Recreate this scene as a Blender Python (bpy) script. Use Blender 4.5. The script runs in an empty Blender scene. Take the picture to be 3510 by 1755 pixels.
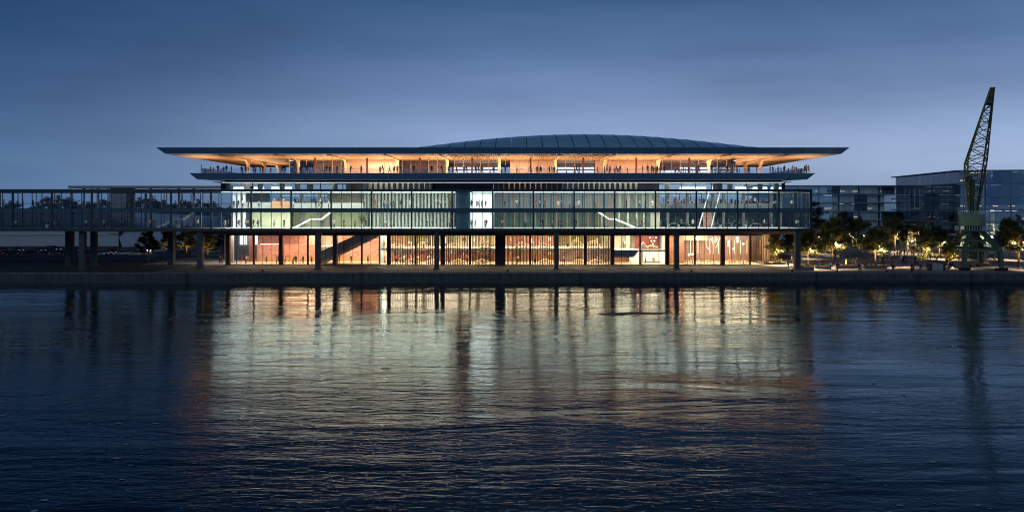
import bpy, bmesh, math, random
from mathutils import Vector, Matrix, noise
R = math.radians
random.seed(7)
sc = bpy.context.scene
C = sc.collection

# ------------------------------------------------------------------ camera, sky, sun, exposure
CAM_D, EYE, FPX = 160.0, 11.56, 2880.0
cam = bpy.data.cameras.new('camera'); cam_o = bpy.data.objects.new('camera', cam); C.objects.link(cam_o)
cam_o.location = (0, -CAM_D, EYE); cam_o.rotation_euler = (math.pi/2, 0, 0)
cam.sensor_width = 36.0; cam.lens = 36.0*FPX/3510.0; cam.shift_y = -160.5/3510.0
cam.clip_start = 0.5; cam.clip_end = 6000
sc.camera = cam_o

world = bpy.data.worlds.new('World'); sc.world = world; world.use_nodes = True
wn, wl = world.node_tree.nodes, world.node_tree.links
bg = wn['Background']
sky = wn.new('ShaderNodeTexSky'); sky.sky_type = 'NISHITA'; sky.sun_disc = False
sky.sun_elevation = R(24); sky.sun_rotation = R(200); sky.ozone_density = 3.0; sky.dust_density = 0.6
tc = wn.new('ShaderNodeTexCoord')
sep = wn.new('ShaderNodeSeparateXYZ'); wl.new(tc.outputs['Generated'], sep.inputs[0])
# blue hour: dusk colours over elevation, the same all round
cr = wn.new('ShaderNodeValToRGB'); wl.new(sep.outputs['Z'], cr.inputs[0])
cols = [(0.0, (0.29,0.385,0.565)), (0.05, (0.32,0.425,0.635)), (0.09, (0.245,0.345,0.55)), (0.13, (0.165,0.252,0.445)),
        (0.18, (0.097,0.178,0.345)), (0.25, (0.045,0.108,0.238)), (0.34, (0.016,0.046,0.118)), (0.5, (0.008,0.026,0.075)), (1.0, (0.006,0.018,0.058))]
els = cr.color_ramp.elements
els[0].position, els[0].color = cols[0][0], cols[0][1]+(1,)
els[1].position, els[1].color = cols[-1][0], cols[-1][1]+(1,)
for p, c in cols[1:-1]:
    e = els.new(p); e.color = c+(1,)
# soft flat cloud banks
mp = wn.new('ShaderNodeMapping'); mp.inputs['Scale'].default_value = (1.1, 1.1, 5.5); mp.inputs['Location'].default_value = (1.3, 0.2, 0.3)
wl.new(tc.outputs['Generated'], mp.inputs[0])
nz = wn.new('ShaderNodeTexNoise'); nz.inputs['Scale'].default_value = 1.7; nz.inputs['Detail'].default_value = 8; nz.inputs['Roughness'].default_value = 0.55
wl.new(mp.outputs[0], nz.inputs['Vector'])
mr = wn.new('ShaderNodeMapRange'); mr.inputs['From Min'].default_value = 0.32; mr.inputs['From Max'].default_value = 0.68
mr.inputs['To Min'].default_value = 0.78; mr.inputs['To Max'].default_value = 1.14; wl.new(nz.outputs['Fac'], mr.inputs[0])
mx = wn.new('ShaderNodeVectorMath'); mx.operation = 'SCALE'; wl.new(cr.outputs[0], mx.inputs[0]); wl.new(mr.outputs[0], mx.inputs['Scale'])
dp = wn.new('ShaderNodeVectorMath'); dp.operation = 'DOT_PRODUCT'; wl.new(tc.outputs['Generated'], dp.inputs[0]); dp.inputs[1].default_value = (0.8, 0.6, 0)
gw_ = wn.new('ShaderNodeMapRange'); gw_.interpolation_type = 'SMOOTHSTEP'; gw_.inputs['From Min'].default_value = -0.05; gw_.inputs['From Max'].default_value = 0.75
wl.new(dp.outputs['Value'], gw_.inputs[0])
gm_ = wn.new('ShaderNodeMix'); gm_.data_type = 'RGBA'; wl.new(gw_.outputs[0], gm_.inputs['Factor'])
gm_.inputs['A'].default_value = (0.26, 0.42, 0.55, 1); gm_.inputs['B'].default_value = (1.08, 1.06, 1.05, 1)
mv = wn.new('ShaderNodeVectorMath'); mv.operation = 'MULTIPLY'; wl.new(cr.outputs[0], mv.inputs[0]); wl.new(gm_.outputs['Result'], mv.inputs[1]); wl.new(mv.outputs[0], mx.inputs[0])
sk = wn.new('ShaderNodeVectorMath'); sk.operation = 'SCALE'; sk.inputs['Scale'].default_value = 0.0002; wl.new(sky.outputs[0], sk.inputs[0])
ad = wn.new('ShaderNodeVectorMath'); ad.operation = 'ADD'; wl.new(mx.outputs[0], ad.inputs[0]); wl.new(sk.outputs[0], ad.inputs[1])
wl.new(ad.outputs[0], bg.inputs[0]); bg.inputs[1].default_value = 1.0

sun = bpy.data.lights.new('sun', 'SUN'); sun.energy = 0.48; sun.angle = R(25); sun.color = (0.62, 0.8, 1.0)
sun_o = bpy.data.objects.new('sun', sun); C.objects.link(sun_o); sun_o.rotation_euler = (R(66), 0, R(-15))
sc.view_settings.view_transform = 'Standard'; sc.view_settings.look = 'None'; sc.view_settings.exposure = 0.0; sc.view_settings.gamma = 1.0
cy = sc.cycles
cy.use_denoising = True; cy.filter_width = 1.05; cy.max_bounces = 6; cy.diffuse_bounces = 3; cy.glossy_bounces = 3; cy.transmission_bounces = 3
cy.transparent_max_bounces = 40; cy.caustics_reflective = False; cy.caustics_refractive = False; cy.sample_clamp_indirect = 6.0

# ------------------------------------------------------------------ helpers
def PX(px, Y): return (px-1755.0)*(CAM_D+Y)/FPX
def PZ(py, Y): return EYE+(717.0-py)*(CAM_D+Y)/FPX
def GY(py): return EYE*FPX/(py-717.0)-CAM_D          # depth of a ground point seen at that row
WL = {}                                               # world location of every parent
def wloc(o): return WL.get(o.name, Vector((0, 0, 0))) if o else Vector((0, 0, 0))

def mat(name, col, rough=0.6, metal=0.0, var=0.0, vscale=2.0, bump=0.0, bscale=8.0, stretch=(1, 1, 1), emit=0.0, ecol=None, spec=0.5, coord='Object', col2=None):
    m = bpy.data.materials.new(name); m.use_nodes = True
    n, l = m.node_tree.nodes, m.node_tree.links
    b = n['Principled BSDF']
    b.inputs['Roughness'].default_value = rough; b.inputs['Metallic'].default_value = metal
    b.inputs['Specular IOR Level'].default_value = spec
    b.inputs['Base Color'].default_value = (*col, 1)
    if var or bump or col2:
        if coord == 'World':
            g = n.new('ShaderNodeNewGeometry'); src = g.outputs['Position']
        else:
            t = n.new('ShaderNodeTexCoord'); src = t.outputs[coord]
        mpn = n.new('ShaderNodeMapping'); mpn.inputs['Scale'].default_value = stretch
        l.new(src, mpn.inputs[0])
    if var or col2:
        nt = n.new('ShaderNodeTexNoise'); nt.inputs['Scale'].default_value = vscale; nt.inputs['Detail'].default_value = 5
        l.new(mpn.outputs[0], nt.inputs['Vector'])
        mi = n.new('ShaderNodeMix'); mi.data_type = 'RGBA'
        rr = n.new('ShaderNodeMapRange'); rr.inputs['From Min'].default_value = 0.3; rr.inputs['From Max'].default_value = 0.7
        l.new(nt.outputs['Fac'], rr.inputs[0]); l.new(rr.outputs[0], mi.inputs['Factor'])
        c2 = col2 if col2 else tuple(min(1, x*(1+var)) for x in col)
        c1 = col if col2 else tuple(x*(1-var) for x in col)
        mi.inputs['A'].default_value = (*c1, 1); mi.inputs['B'].default_value = (*c2, 1)
        l.new(mi.outputs['Result'], b.inputs['Base Color'])
    if bump:
        nb = n.new('ShaderNodeTexNoise'); nb.inputs['Scale'].default_value = bscale; nb.inputs['Detail'].default_value = 4
        l.new(mpn.outputs[0], nb.inputs['Vector'])
        bp = n.new('ShaderNodeBump'); bp.inputs['Strength'].default_value = bump; bp.inputs['Distance'].default_value = 0.05
        l.new(nb.outputs['Fac'], bp.inputs['Height']); l.new(bp.outputs[0], b.inputs['Normal'])
    if emit:
        b.inputs['Emission Color'].default_value = (*(ecol or col), 1); b.inputs['Emission Strength'].default_value = emit
    return m

def glass(name, tint=(0.86, 0.92, 0.93), ior=1.5, rough=0.0, gcol=(1, 1, 1), lo=0.0):
    m = bpy.data.materials.new(name); m.use_nodes = True
    n, l = m.node_tree.nodes, m.node_tree.links
    for x in list(n): n.remove(x)
    o = n.new('ShaderNodeOutputMaterial'); t = n.new('ShaderNodeBsdfTransparent'); t.inputs[0].default_value = (*tint, 1)
    g = n.new('ShaderNodeBsdfGlossy'); g.inputs['Roughness'].default_value = rough; g.inputs[0].default_value = (*gcol, 1)
    f = n.new('ShaderNodeFresnel'); f.inputs[0].default_value = ior
    mr = n.new('ShaderNodeMapRange'); mr.inputs['To Min'].default_value = lo; mr.inputs['To Max'].default_value = 1.0
    l.new(f.outputs[0], mr.inputs[0])
    mi = n.new('ShaderNodeMixShader'); l.new(mr.outputs[0], mi.inputs[0]); l.new(t.outputs[0], mi.inputs[1]); l.new(g.outputs[0], mi.inputs[2])
    l.new(mi.outputs[0], o.inputs[0])
    return m

def emis(name, col, s):
    m = bpy.data.materials.new(name); m.use_nodes = True
    n, l = m.node_tree.nodes, m.node_tree.links
    b = n['Principled BSDF']; b.inputs['Base Color'].default_value = (*col, 1)
    b.inputs['Emission Color'].default_value = (*col, 1); b.inputs['Emission Strength'].default_value = s
    return m

def tag(o, label=None, cat=None, group=None, kind=None):
    if label: o['label'] = label
    if cat: o['category'] = cat
    if group: o['group'] = group
    if kind: o['kind'] = kind
    return o

def empty(name, loc=(0, 0, 0), parent=None, rz=0.0):
    o = bpy.data.objects.new(name, None); C.objects.link(o); o.empty_display_size = 0.3
    w = Vector(loc); WL[o.name] = w
    if parent: o.parent = parent
    o.location = w-wloc(parent); o.rotation_euler[2] = rz
    return o

class MB:
    """collects boxes, bars and prisms into one mesh (world coordinates, or local to `at`)"""
    def __init__(s): s.v, s.f, s.m = [], [], []
    def poly(s, vs, fs, mi=0):
        k = len(s.v); s.v += [tuple(x) for x in vs]
        for f in fs: s.f.append([k+i for i in f]); s.m.append(mi)
        return s
    def box(s, x0, x1, y0, y1, z0, z1, mi=0):
        return s.poly([(x0,y0,z0),(x1,y0,z0),(x1,y1,z0),(x0,y1,z0),(x0,y0,z1),(x1,y0,z1),(x1,y1,z1),(x0,y1,z1)],
                      [(3,2,1,0),(4,5,6,7),(0,1,5,4),(1,2,6,5),(2,3,7,6),(3,0,4,7)], mi)
    def bar(s, a, b, r=0.05, r2=None, n=6, mi=0):
        a, b = Vector(a), Vector(b); d = (b-a)
        if d.length < 1e-6: return s
        d.normalize(); up = Vector((0, 0, 1)) if abs(d.z) < 0.95 else Vector((1, 0, 0))
        u = d.cross(up).normalized(); w = d.cross(u); r2 = r if r2 is None else r2
        vs = []
        for c, q in ((a, r), (b, r2)):
            for i in range(n):
                t = 2*math.pi*(i+0.5)/n; vs.append(c+(u*math.cos(t)+w*math.sin(t))*q)
        fs = [(i, (i+1) % n, n+(i+1) % n, n+i) for i in range(n)]+[tuple(range(n-1, -1, -1)), tuple(range(n, 2*n))]
        return s.poly(vs, fs, mi)
    def tube(s, pts, r=0.05, n=6, mi=0):
        for a, b in zip(pts[:-1], pts[1:]): s.bar(a, b, r, None, n, mi)
        return s
    def prism(s, pts, axis, a, b, mi=0):
        """pts: 2-D outline; axis 'x': pts are (y,z) extruded x from a to b; 'y': (x,z); 'z': (x,y)"""
        def mk(p, t): return {'x': (t, p[0], p[1]), 'y': (p[0], t, p[1]), 'z': (p[0], p[1], t)}[axis]
        n = len(pts); vs = [mk(p, a) for p in pts]+[mk(p, b) for p in pts]
        fs = [tuple(range(n)), tuple(range(2*n-1, n-1, -1))]+[(i, n+i, n+(i+1) % n, (i+1) % n) for i in range(n)]
        return s.poly(vs, fs, mi)
    def ball(s, c, r, n=10, mi=0, sz=1.0):
        vs, fs = [], []; k = n//2
        for i in range(1, k):
            a = math.pi*i/k
            for j in range(n):
                t = 2*math.pi*j/n; vs.append((c[0]+r*math.sin(a)*math.cos(t), c[1]+r*math.sin(a)*math.sin(t), c[2]+r*sz*math.cos(a)))
        top, bot = len(vs), len(vs)+1; vs += [(c[0], c[1], c[2]+r*sz), (c[0], c[1], c[2]-r*sz)]
        for i in range(k-2):
            for j in range(n): fs.append((i*n+j, (i+1)*n+j, (i+1)*n+(j+1) % n, i*n+(j+1) % n))
        for j in range(n):
            fs.append((top, j, (j+1) % n)); fs.append((bot, (k-2)*n+(j+1) % n, (k-2)*n+j))
        return s.poly(vs, fs, mi)
    def mesh(s, name, mats, fix=True, smooth=False):
        me = bpy.data.meshes.new(name); me.from_pydata(s.v, [], s.f)
        for m in (mats if isinstance(mats, (list, tuple)) else [mats]): me.materials.append(m)
        me.polygons.foreach_set('material_index', s.m)
        if fix:
            bm = bmesh.new(); bm.from_mesh(me); bmesh.ops.recalc_face_normals(bm, faces=bm.faces); bm.to_mesh(me); bm.free()
        if smooth: me.polygons.foreach_set('use_smooth', [True]*len(me.polygons))
        me.update(); return me
    def build(s, name, mats, parent=None, origin=None, smooth=False):
        o0 = Vector(origin) if origin is not None else (wloc(parent) if parent else Vector((0, 0, 0)))
        if o0.length: s.v = [(x-o0.x, y-o0.y, z-o0.z) for x, y, z in s.v]
        o = bpy.data.objects.new(name, s.mesh(name, mats, smooth=smooth)); C.objects.link(o)
        WL[o.name] = o0.copy()
        if parent: o.parent = parent
        o.location = o0-wloc(parent) if parent else o0
        return o

def link(name, me, parent=None, loc=(0, 0, 0), rot=(0, 0, 0), scale=(1, 1, 1)):
    o = bpy.data.objects.new(name, me); C.objects.link(o)
    w = Vector(loc); WL[o.name] = w
    if parent: o.parent = parent
    o.location = w-wloc(parent); o.rotation_euler = rot; o.scale = scale
    return o
UNIT = {}
def B(name, x0, x1, y0, y1, z0, z1, m, parent=None):
    """one box-shaped piece, sharing a unit mesh with every other piece of that material"""
    if m.name not in UNIT:
        UNIT[m.name] = MB().box(-.5, .5, -.5, .5, -.5, .5).mesh('block', m)
    return link(name, UNIT[m.name], parent, ((x0+x1)/2, (y0+y1)/2, (z0+z1)/2), scale=(abs(x1-x0), abs(y1-y0), abs(z1-z0)))

LAMP = 4.0
def area(name, loc, sx, sy, power, col, down=True, rot=None, parent=None, spread=None):
    l = bpy.data.lights.new(name, 'AREA'); l.shape = 'RECTANGLE'; l.size = sx; l.size_y = sy; l.energy = power*LAMP; l.color = col
    if spread: l.spread = spread
    o = bpy.data.objects.new(name, l); C.objects.link(o); o.location = loc
    o.rotation_euler = rot if rot else ((0, 0, 0) if down else (math.pi, 0, 0))
    return o
def point(name, loc, power, col, r=0.1):
    l = bpy.data.lights.new(name, 'POINT'); l.energy = power; l.color = col; l.shadow_soft_size = r
    o = bpy.data.objects.new(name, l); C.objects.link(o); o.location = loc
    return o
def spot(name, loc, aim, power, col, size=1.4, blend=0.6, r=0.1):
    l = bpy.data.lights.new(name, 'SPOT'); l.energy = power; l.color = col; l.spot_size = size; l.spot_blend = blend; l.shadow_soft_size = r
    o = bpy.data.objects.new(name, l); C.objects.link(o); o.location = loc
    o.rotation_euler = (Vector(aim)-Vector(loc)).to_track_quat('-Z', 'Y').to_euler()
    return o
WARM, AMB, COOL, GRN = (1.0, 0.76, 0.5), (1.0, 0.62, 0.34), (1.0, 0.98, 0.89), (1.0, 0.94, 0.77)

# ------------------------------------------------------------------ materials
M = {}
M['frame'] = mat('dark blue-grey steel', (0.018, 0.026, 0.04), 0.45, 0.4, var=0.25, vscale=0.6)
M['fascia'] = mat('slate blue fascia', (0.15, 0.30, 0.48), 0.5, 0.0, var=0.22, vscale=9, bump=0.05, bscale=30, coord='World')
M['joint'] = mat('pale joint metal', (0.62, 0.68, 0.72), 0.4, 0.6)
M['wood'] = mat('larch soffit', (0.50, 0.30, 0.155), 0.5, var=0.16, vscale=0.9, stretch=(0.35, 6, 1), coord='World')
M['woodlight'] = mat('pale ash', (0.62, 0.43, 0.27), 0.5, var=0.1, vscale=1.5, stretch=(3, 3, .4), coord='World')
M['corten'] = mat('brown steel', (0.16, 0.055, 0.035), 0.6, 0.2, var=0.3, vscale=3)
M['browncol'] = mat('dark brown column', (0.085, 0.03, 0.022), 0.55, 0.2, var=0.25, vscale=2)
M['white'] = mat('white paint', (0.78, 0.79, 0.78), 0.6)
M['ceil'] = mat('white ceiling', (0.7, 0.72, 0.7), 0.7)
M['floor'] = mat('pale floor', (0.78, 0.79, 0.76), 0.35, var=0.1, vscale=0.5)
M['sandfloor'] = mat('sand coloured floor', (0.5, 0.38, 0.24), 0.45, var=0.12, vscale=0.8)
M['glass'] = glass('clear facade glass', (0.88, 0.94, 0.945))
M['walkglass'] = glass('walkway glass', (0.93, 0.95, 0.975), 1.3)
M['shopglass'] = glass('ground floor glass', (0.93, 0.95, 0.95))
M['rail'] = glass('balustrade glass', (0.86, 0.9, 0.95), 1.5, 0.05, (0.9, 0.95, 1.0), 0.03)
M['spandrel'] = mat('teal spandrel glass', (0.02, 0.055, 0.07), 0.12, 0.0, var=0.4, vscale=0.5, spec=0.8)
M['teal'] = mat('teal panel', (0.16, 0.27, 0.31), 0.35, var=0.15, vscale=0.4)
M['concrete'] = mat('concrete', (0.27, 0.27, 0.26), 0.85, var=0.2, vscale=0.7, bump=0.15, bscale=12)
M['dkconcrete'] = mat('dark concrete', (0.10, 0.108, 0.112), 0.85, var=0.25, vscale=0.7)
M['led'] = emis('white light strip', (0.86, 0.95, 1.0), 5.0)
M['ledwarm'] = emis('warm light strip', (1.0, 0.72, 0.4), 5.0)
M['ledsoft'] = emis('soft white light band', (0.85, 0.9, 1.0), 1.6)
M['globe'] = emis('lit opal globe', (1.0, 0.86, 0.66), 5.0)
M['neon'] = emis('lit neon tube', (1.0, 0.80, 0.58), 1.6)
M['green'] = mat('green wall', (0.42, 0.44, 0.28), 0.7, var=0.25, vscale=0.5, coord='World')
M['palegreen'] = mat('pale green wall', (0.62, 0.63, 0.47), 0.7, var=0.12, vscale=0.6, coord='World')
M['greywall'] = mat('blue grey wall', (0.24, 0.29, 0.32), 0.7, var=0.15, vscale=0.4, coord='World')
M['dgreen'] = mat('dark green wall', (0.10, 0.16, 0.13), 0.7, var=0.3, vscale=0.5, coord='World')
M['dkwall'] = mat('dark wall', (0.05, 0.06, 0.07), 0.7, var=0.2)
M['fin'] = mat('grey fin', (0.30, 0.34, 0.35), 0.6)
M['beige'] = mat('beige wall', (0.5, 0.45, 0.34), 0.7, var=0.12, vscale=0.5, coord='World')
M['pink'] = mat('pinkish timber wall', (0.70, 0.47, 0.36), 0.6, var=0.12, vscale=0.8, stretch=(0.4, 1, 7), coord='World')
M['terra'] = mat('terracotta wall', (0.46, 0.215, 0.17), 0.65, var=0.3, vscale=1.1, stretch=(1, 1, 2.4), coord='World')
M['oxblood'] = mat('oxblood wall', (0.20, 0.035, 0.028), 0.65, var=0.2, vscale=0.8, coord='World')
M['mauve'] = mat('mauve grey wall', (0.44, 0.34, 0.35), 0.65, var=0.15, vscale=0.6, coord='World')
M['orange'] = mat('orange strip wall', (0.48, 0.26, 0.13), 0.6)
M['olive'] = mat('olive wall', (0.20, 0.17, 0.06), 0.7, var=0.4, vscale=1.2, coord='World')
M['shelf'] = mat('brown bookcase', (0.30, 0.16, 0.10), 0.6, var=0.2)
M['chair'] = mat('chair wood', (0.38, 0.2, 0.09), 0.55)
M['bone'] = mat('pale bone', (0.66, 0.56, 0.42), 0.7, var=0.2, vscale=5, bump=0.4, bscale=9)
M['slate'] = mat('slate stair panel', (0.2, 0.24, 0.26), 0.45, var=0.2)
M['asphalt'] = mat('asphalt', (0.055, 0.058, 0.064), 0.85, var=0.35, vscale=0.35, bump=0.25, bscale=6, coord='World')
M['lawn'] = mat('dark lawn', (0.022, 0.03, 0.02), 0.95, var=0.4, vscale=0.6, bump=0.5, bscale=5, coord='World')
M['board'] = [mat('deck board %d' % i, c, 0.75, var=0.22, vscale=1.4, stretch=(0.35, 3, 1), coord='World', bump=0.1, bscale=3) for i, c in
              enumerate([(0.155, 0.128, 0.105), (0.17, 0.142, 0.116), (0.142, 0.118, 0.098)])]
M['pave'] = [mat('plaza paving %d' % i, c, 0.7, var=0.2, vscale=0.8, stretch=(0.5, 2, 1), coord='World') for i, c in
             enumerate([(0.25, 0.22, 0.19), (0.215, 0.19, 0.168), (0.275, 0.24, 0.2)])]
M['path'] = mat('pale path', (0.26, 0.26, 0.27), 0.8, var=0.15, vscale=0.5, coord='World')
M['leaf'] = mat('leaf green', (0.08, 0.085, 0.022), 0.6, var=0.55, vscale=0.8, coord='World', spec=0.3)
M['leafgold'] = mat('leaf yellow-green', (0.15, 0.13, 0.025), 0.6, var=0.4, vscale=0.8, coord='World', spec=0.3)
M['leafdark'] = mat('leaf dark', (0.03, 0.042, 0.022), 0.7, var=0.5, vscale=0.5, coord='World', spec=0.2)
M['bark'] = mat('bark', (0.12, 0.085, 0.05), 0.9, var=0.3, vscale=5, bump=0.5, bscale=14)
M['soil'] = mat('soil', (0.04, 0.03, 0.02), 0.95)
M['crane'] = mat('weathered green paint', (0.05, 0.115, 0.072), 0.6, 0.1, col2=(0.085, 0.10, 0.055), vscale=0.9, bump=0.15, bscale=6)
M['cranehouse'] = mat('rust streaked green paint', (0.12, 0.27, 0.15), 0.6, 0.1, col2=(0.16, 0.15, 0.07), vscale=1.1, stretch=(2.4, 2.4, 0.35))
M['cranejib'] = mat('dark crane steel', (0.045, 0.06, 0.045), 0.55, 0.4, col2=(0.10, 0.085, 0.03), vscale=0.7)
M['iron'] = mat('black iron', (0.02, 0.02, 0.022), 0.6, 0.5)
M['tyre'] = mat('tyre rubber', (0.012, 0.012, 0.012), 0.85)
M['rim'] = mat('alloy rim', (0.45, 0.46, 0.48), 0.3, 0.9)
M['carglass'] = mat('dark car glass', (0.012, 0.016, 0.02), 0.06, spec=1.0)
M['headlamp'] = mat('headlamp lens', (0.75, 0.78, 0.8), 0.1, spec=1.0, emit=0.25)
M['headlit'] = emis('lit headlamp', (1.0, 0.88, 0.65), 22.0)
M['taillamp'] = mat('tail lamp', (0.4, 0.02, 0.02), 0.2, emit=0.6, ecol=(1, 0.05, 0.03))

# ------------------------------------------------------------------ setting: water, ground, paving
QY = -7.3; WZ = -1.85
def water_material():
    m = bpy.data.materials.new('harbour water'); m.use_nodes = True
    n, l = m.node_tree.nodes, m.node_tree.links
    for x_ in list(n): n.remove(x_)
    out = n.new('ShaderNodeOutputMaterial')
    g = n.new('ShaderNodeNewGeometry')
    big = n.new('ShaderNodeTexNoise'); big.inputs['Scale'].default_value = 0.035; big.inputs['Detail'].default_value = 2
    mpb = n.new('ShaderNodeMapping'); mpb.inputs['Scale'].default_value = (0.6, 1.6, 1); l.new(g.outputs['Position'], mpb.inputs[0]); l.new(mpb.outputs[0], big.inputs['Vector'])
    gust = n.new('ShaderNodeMapRange'); gust.inputs['From Min'].default_value = 0.35; gust.inputs['From Max'].default_value = 0.65; gust.inputs['To Min'].default_value = 0.35; gust.inputs['To Max'].default_value = 1.15
    l.new(big.outputs['Fac'], gust.inputs[0])
    last = None
    for sc_, dist, det, gu in (((0.07, 0.2, 1), 0.15, 2, False), ((0.42, 1.3, 1), 0.042, 3, True), ((1.3, 3.4, 1), 0.018, 4, True)):
        mp_ = n.new('ShaderNodeMapping'); mp_.inputs['Scale'].default_value = sc_; mp_.inputs['Rotation'].default_value = (0, 0, R(6))
        l.new(g.outputs['Position'], mp_.inputs[0])
        t = n.new('ShaderNodeTexNoise'); t.inputs['Scale'].default_value = 1.0; t.inputs['Detail'].default_value = det; t.inputs['Distortion'].default_value = 0.6
        l.new(mp_.outputs[0], t.inputs['Vector'])
        bp = n.new('ShaderNodeBump'); bp.inputs['Strength'].default_value = 1.0; bp.inputs['Distance'].default_value = dist
        l.new(t.outputs['Fac'], bp.inputs['Height'])
        if gu: l.new(gust.outputs[0], bp.inputs['Strength'])
        if last: l.new(last.outputs[0], bp.inputs['Normal'])
        last = bp
    gl = n.new('ShaderNodeBsdfGlossy'); gl.inputs['Color'].default_value = (0.86, 0.93, 0.93, 1); gl.inputs['Roughness'].default_value = 0.05
    df = n.new('ShaderNodeBsdfDiffuse'); df.inputs['Color'].default_value = (0.0005, 0.0035, 0.006, 1)
    fr = n.new('ShaderNodeFresnel'); fr.inputs['IOR'].default_value = 1.33
    ms = n.new('ShaderNodeMixShader')
    for nd in (gl, df, fr): l.new(last.outputs[0], nd.inputs['Normal'])
    l.new(fr.outputs[0], ms.inputs[0]); l.new(df.outputs[0], ms.inputs[1]); l.new(gl.outputs[0], ms.inputs[2]); l.new(ms.outputs[0], out.inputs[0])
    return m
wm = MB().poly([(-900, -700, WZ), (900, -700, WZ), (900, QY+0.4, WZ), (-900, QY+0.4, WZ)], [(0, 1, 2, 3)])
water = bpy.data.objects.new('water', wm.mesh('water', water_material(), fix=False)); C.objects.link(water); tag(water, kind='structure')
gm = MB().poly([(-2500, QY+0.8, -0.02), (2500, QY+0.8, -0.02), (2500, 4500, -0.02), (-2500, 4500, -0.02)], [(0, 1, 2, 3)])
tag(gm.build('ground', M['asphalt']), kind='structure')
lawn = MB().poly([(-240, QY+0.8, -0.014), (-64, QY+0.8, -0.014), (-60, 26, -0.014), (-240, 44, -0.014)], [(0, 1, 2, 3)])
tag(lawn.build('lawn', M['lawn']), kind='structure')

M['algae'] = mat('dark wet algae', (0.018, 0.026, 0.02), 0.5, var=0.5, vscale=2.5, bump=0.4, bscale=6, coord='World')
def quay_wall():
    t = empty('quay_wall', (0, QY, WZ)); tag(t, 'long stained concrete quay wall at the water edge', 'wall')
    m = mat('stained quay concrete', (0.07, 0.085, 0.095), 0.85, var=0.0, col2=(0.03, 0.04, 0.045), vscale=0.9, stretch=(2.2, 1, 0.25), bump=0.3, bscale=4, coord='World')
    MB().box(-260, 260, QY+0.05, QY+0.9, WZ-2, -0.22).build('wall_core', M['dkwall'], t)
    x = -240.0; k = 0
    while x < 240:
        w = 9.6
        B('wall_panel', x+0.03, x+w-0.03, QY-0.05+0.02*((k*7) % 3), QY+0.05, WZ-1.5, -0.22, m, t)
        B('tide_band', x+0.03, x+w-0.03, QY-0.07, QY-0.05+0.001, WZ-0.6, WZ+0.42+0.06*((k*5) % 3), M['algae'], t)
        B('coping', x+0.02, x+w-0.02, QY-0.16, QY+0.85, -0.22, 0.05, M['dkconcrete'], t)
        x += w; k += 1
    B('buttress', PX(2311, QY)-0.1, PX(2328, QY)+0.1, QY-0.45, QY-0.06, WZ-1.5, 0.045, m, t)
    for px in (640, 1240, 1990, 2800, 3150, 3330):
        x = PX(px, QY-0.2)
        for s in (-0.2, 0.2): B('ladder_rail', x+s-0.025, x+s+0.025, QY-0.30, QY-0.25, WZ-0.4, 0.25, M['iron'], t)
        for k in range(7): B('ladder_rung', x-0.18, x+0.18, QY-0.29, QY-0.26, WZ+0.05+0.3*k, WZ+0.085+0.3*k, M['iron'], t)
quay_wall()

def paving():
    t = MB().box(-66, 51.4, QY+0.85, 15.2, -0.06, -0.008).build('quay_deck', M['dkconcrete']); tag(t, kind='structure')
    y, k = QY+0.86, 0
    while y < 14.0:
        x = -66.0
        while x < 51.3:
            w = min(random.uniform(14, 22), 51.4-x)
            if 51.4-(x+w) < 4: w = 51.4-x
            B('board', x+0.01, x+w-0.02, y+0.015, y+0.735, -0.012, 0.012+0.002*(k % 3), M['board'][k % 3], t); x += w; k += 1
        y += 0.75
    p = MB().box(51.6, 175, QY+0.85, 120, -0.06, -0.006).build('plaza', M['dkconcrete']); tag(p, kind='structure')
    y, k = QY+0.86, 0
    while y < 100:
        w = 1.25+0.02*y if y > 0 else 1.25
        B('paving_strip', 51.65, 130+y*0.4, y+0.05, y+w-0.07, -0.01, 0.018+0.003*(k % 2), M['pave'][(k*2+k//3) % 3], p); y += w; k += 1
    q = MB()
    pts = [(PX(484, GY(907)), GY(907)), (-58.2, GY(907)), (-58.2, GY(884)), (PX(640, GY(884)), GY(884)), (PX(575, GY(893)), GY(893))]
    q.prism(pts, 'z', -0.03, 0.03)
    tag(q.build('path', M['path']), kind='structure')
    q = MB()
    q.prism([(PX(640, 60), 60), (PX(800, 60), 60), (PX(800, 48), 48), (PX(660, 48), 48)], 'z', -0.03, 0.03)
    tag(q.build('footpath', M['path']), kind='structure')
paving()

# ------------------------------------------------------------------ the terminal building
TB = empty('terminal_building', (0, 14, 0))
tag(TB, 'long glazed waterfront building under a wide flat canopy roof with terraces', 'building')
XL, XR = -56.5, 56.8                                     # ends of the raised glazed box
THICK = [43, 177, 314, 450, 586, 724, 861, 998, 1135, 1274, 1411, 1550, 1689, 1828, 1968, 2107, 2247, 2387, 2528, 2670, 2776]
POST = [PX(p, 0) for p in THICK]
while POST[0] > -140: POST.insert(0, POST[0]-7.6)
Z0, Z1, Z2, Z3, Z4, Z5 = 7.34, 7.90, 11.02, 11.70, 14.80, 15.34

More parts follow.
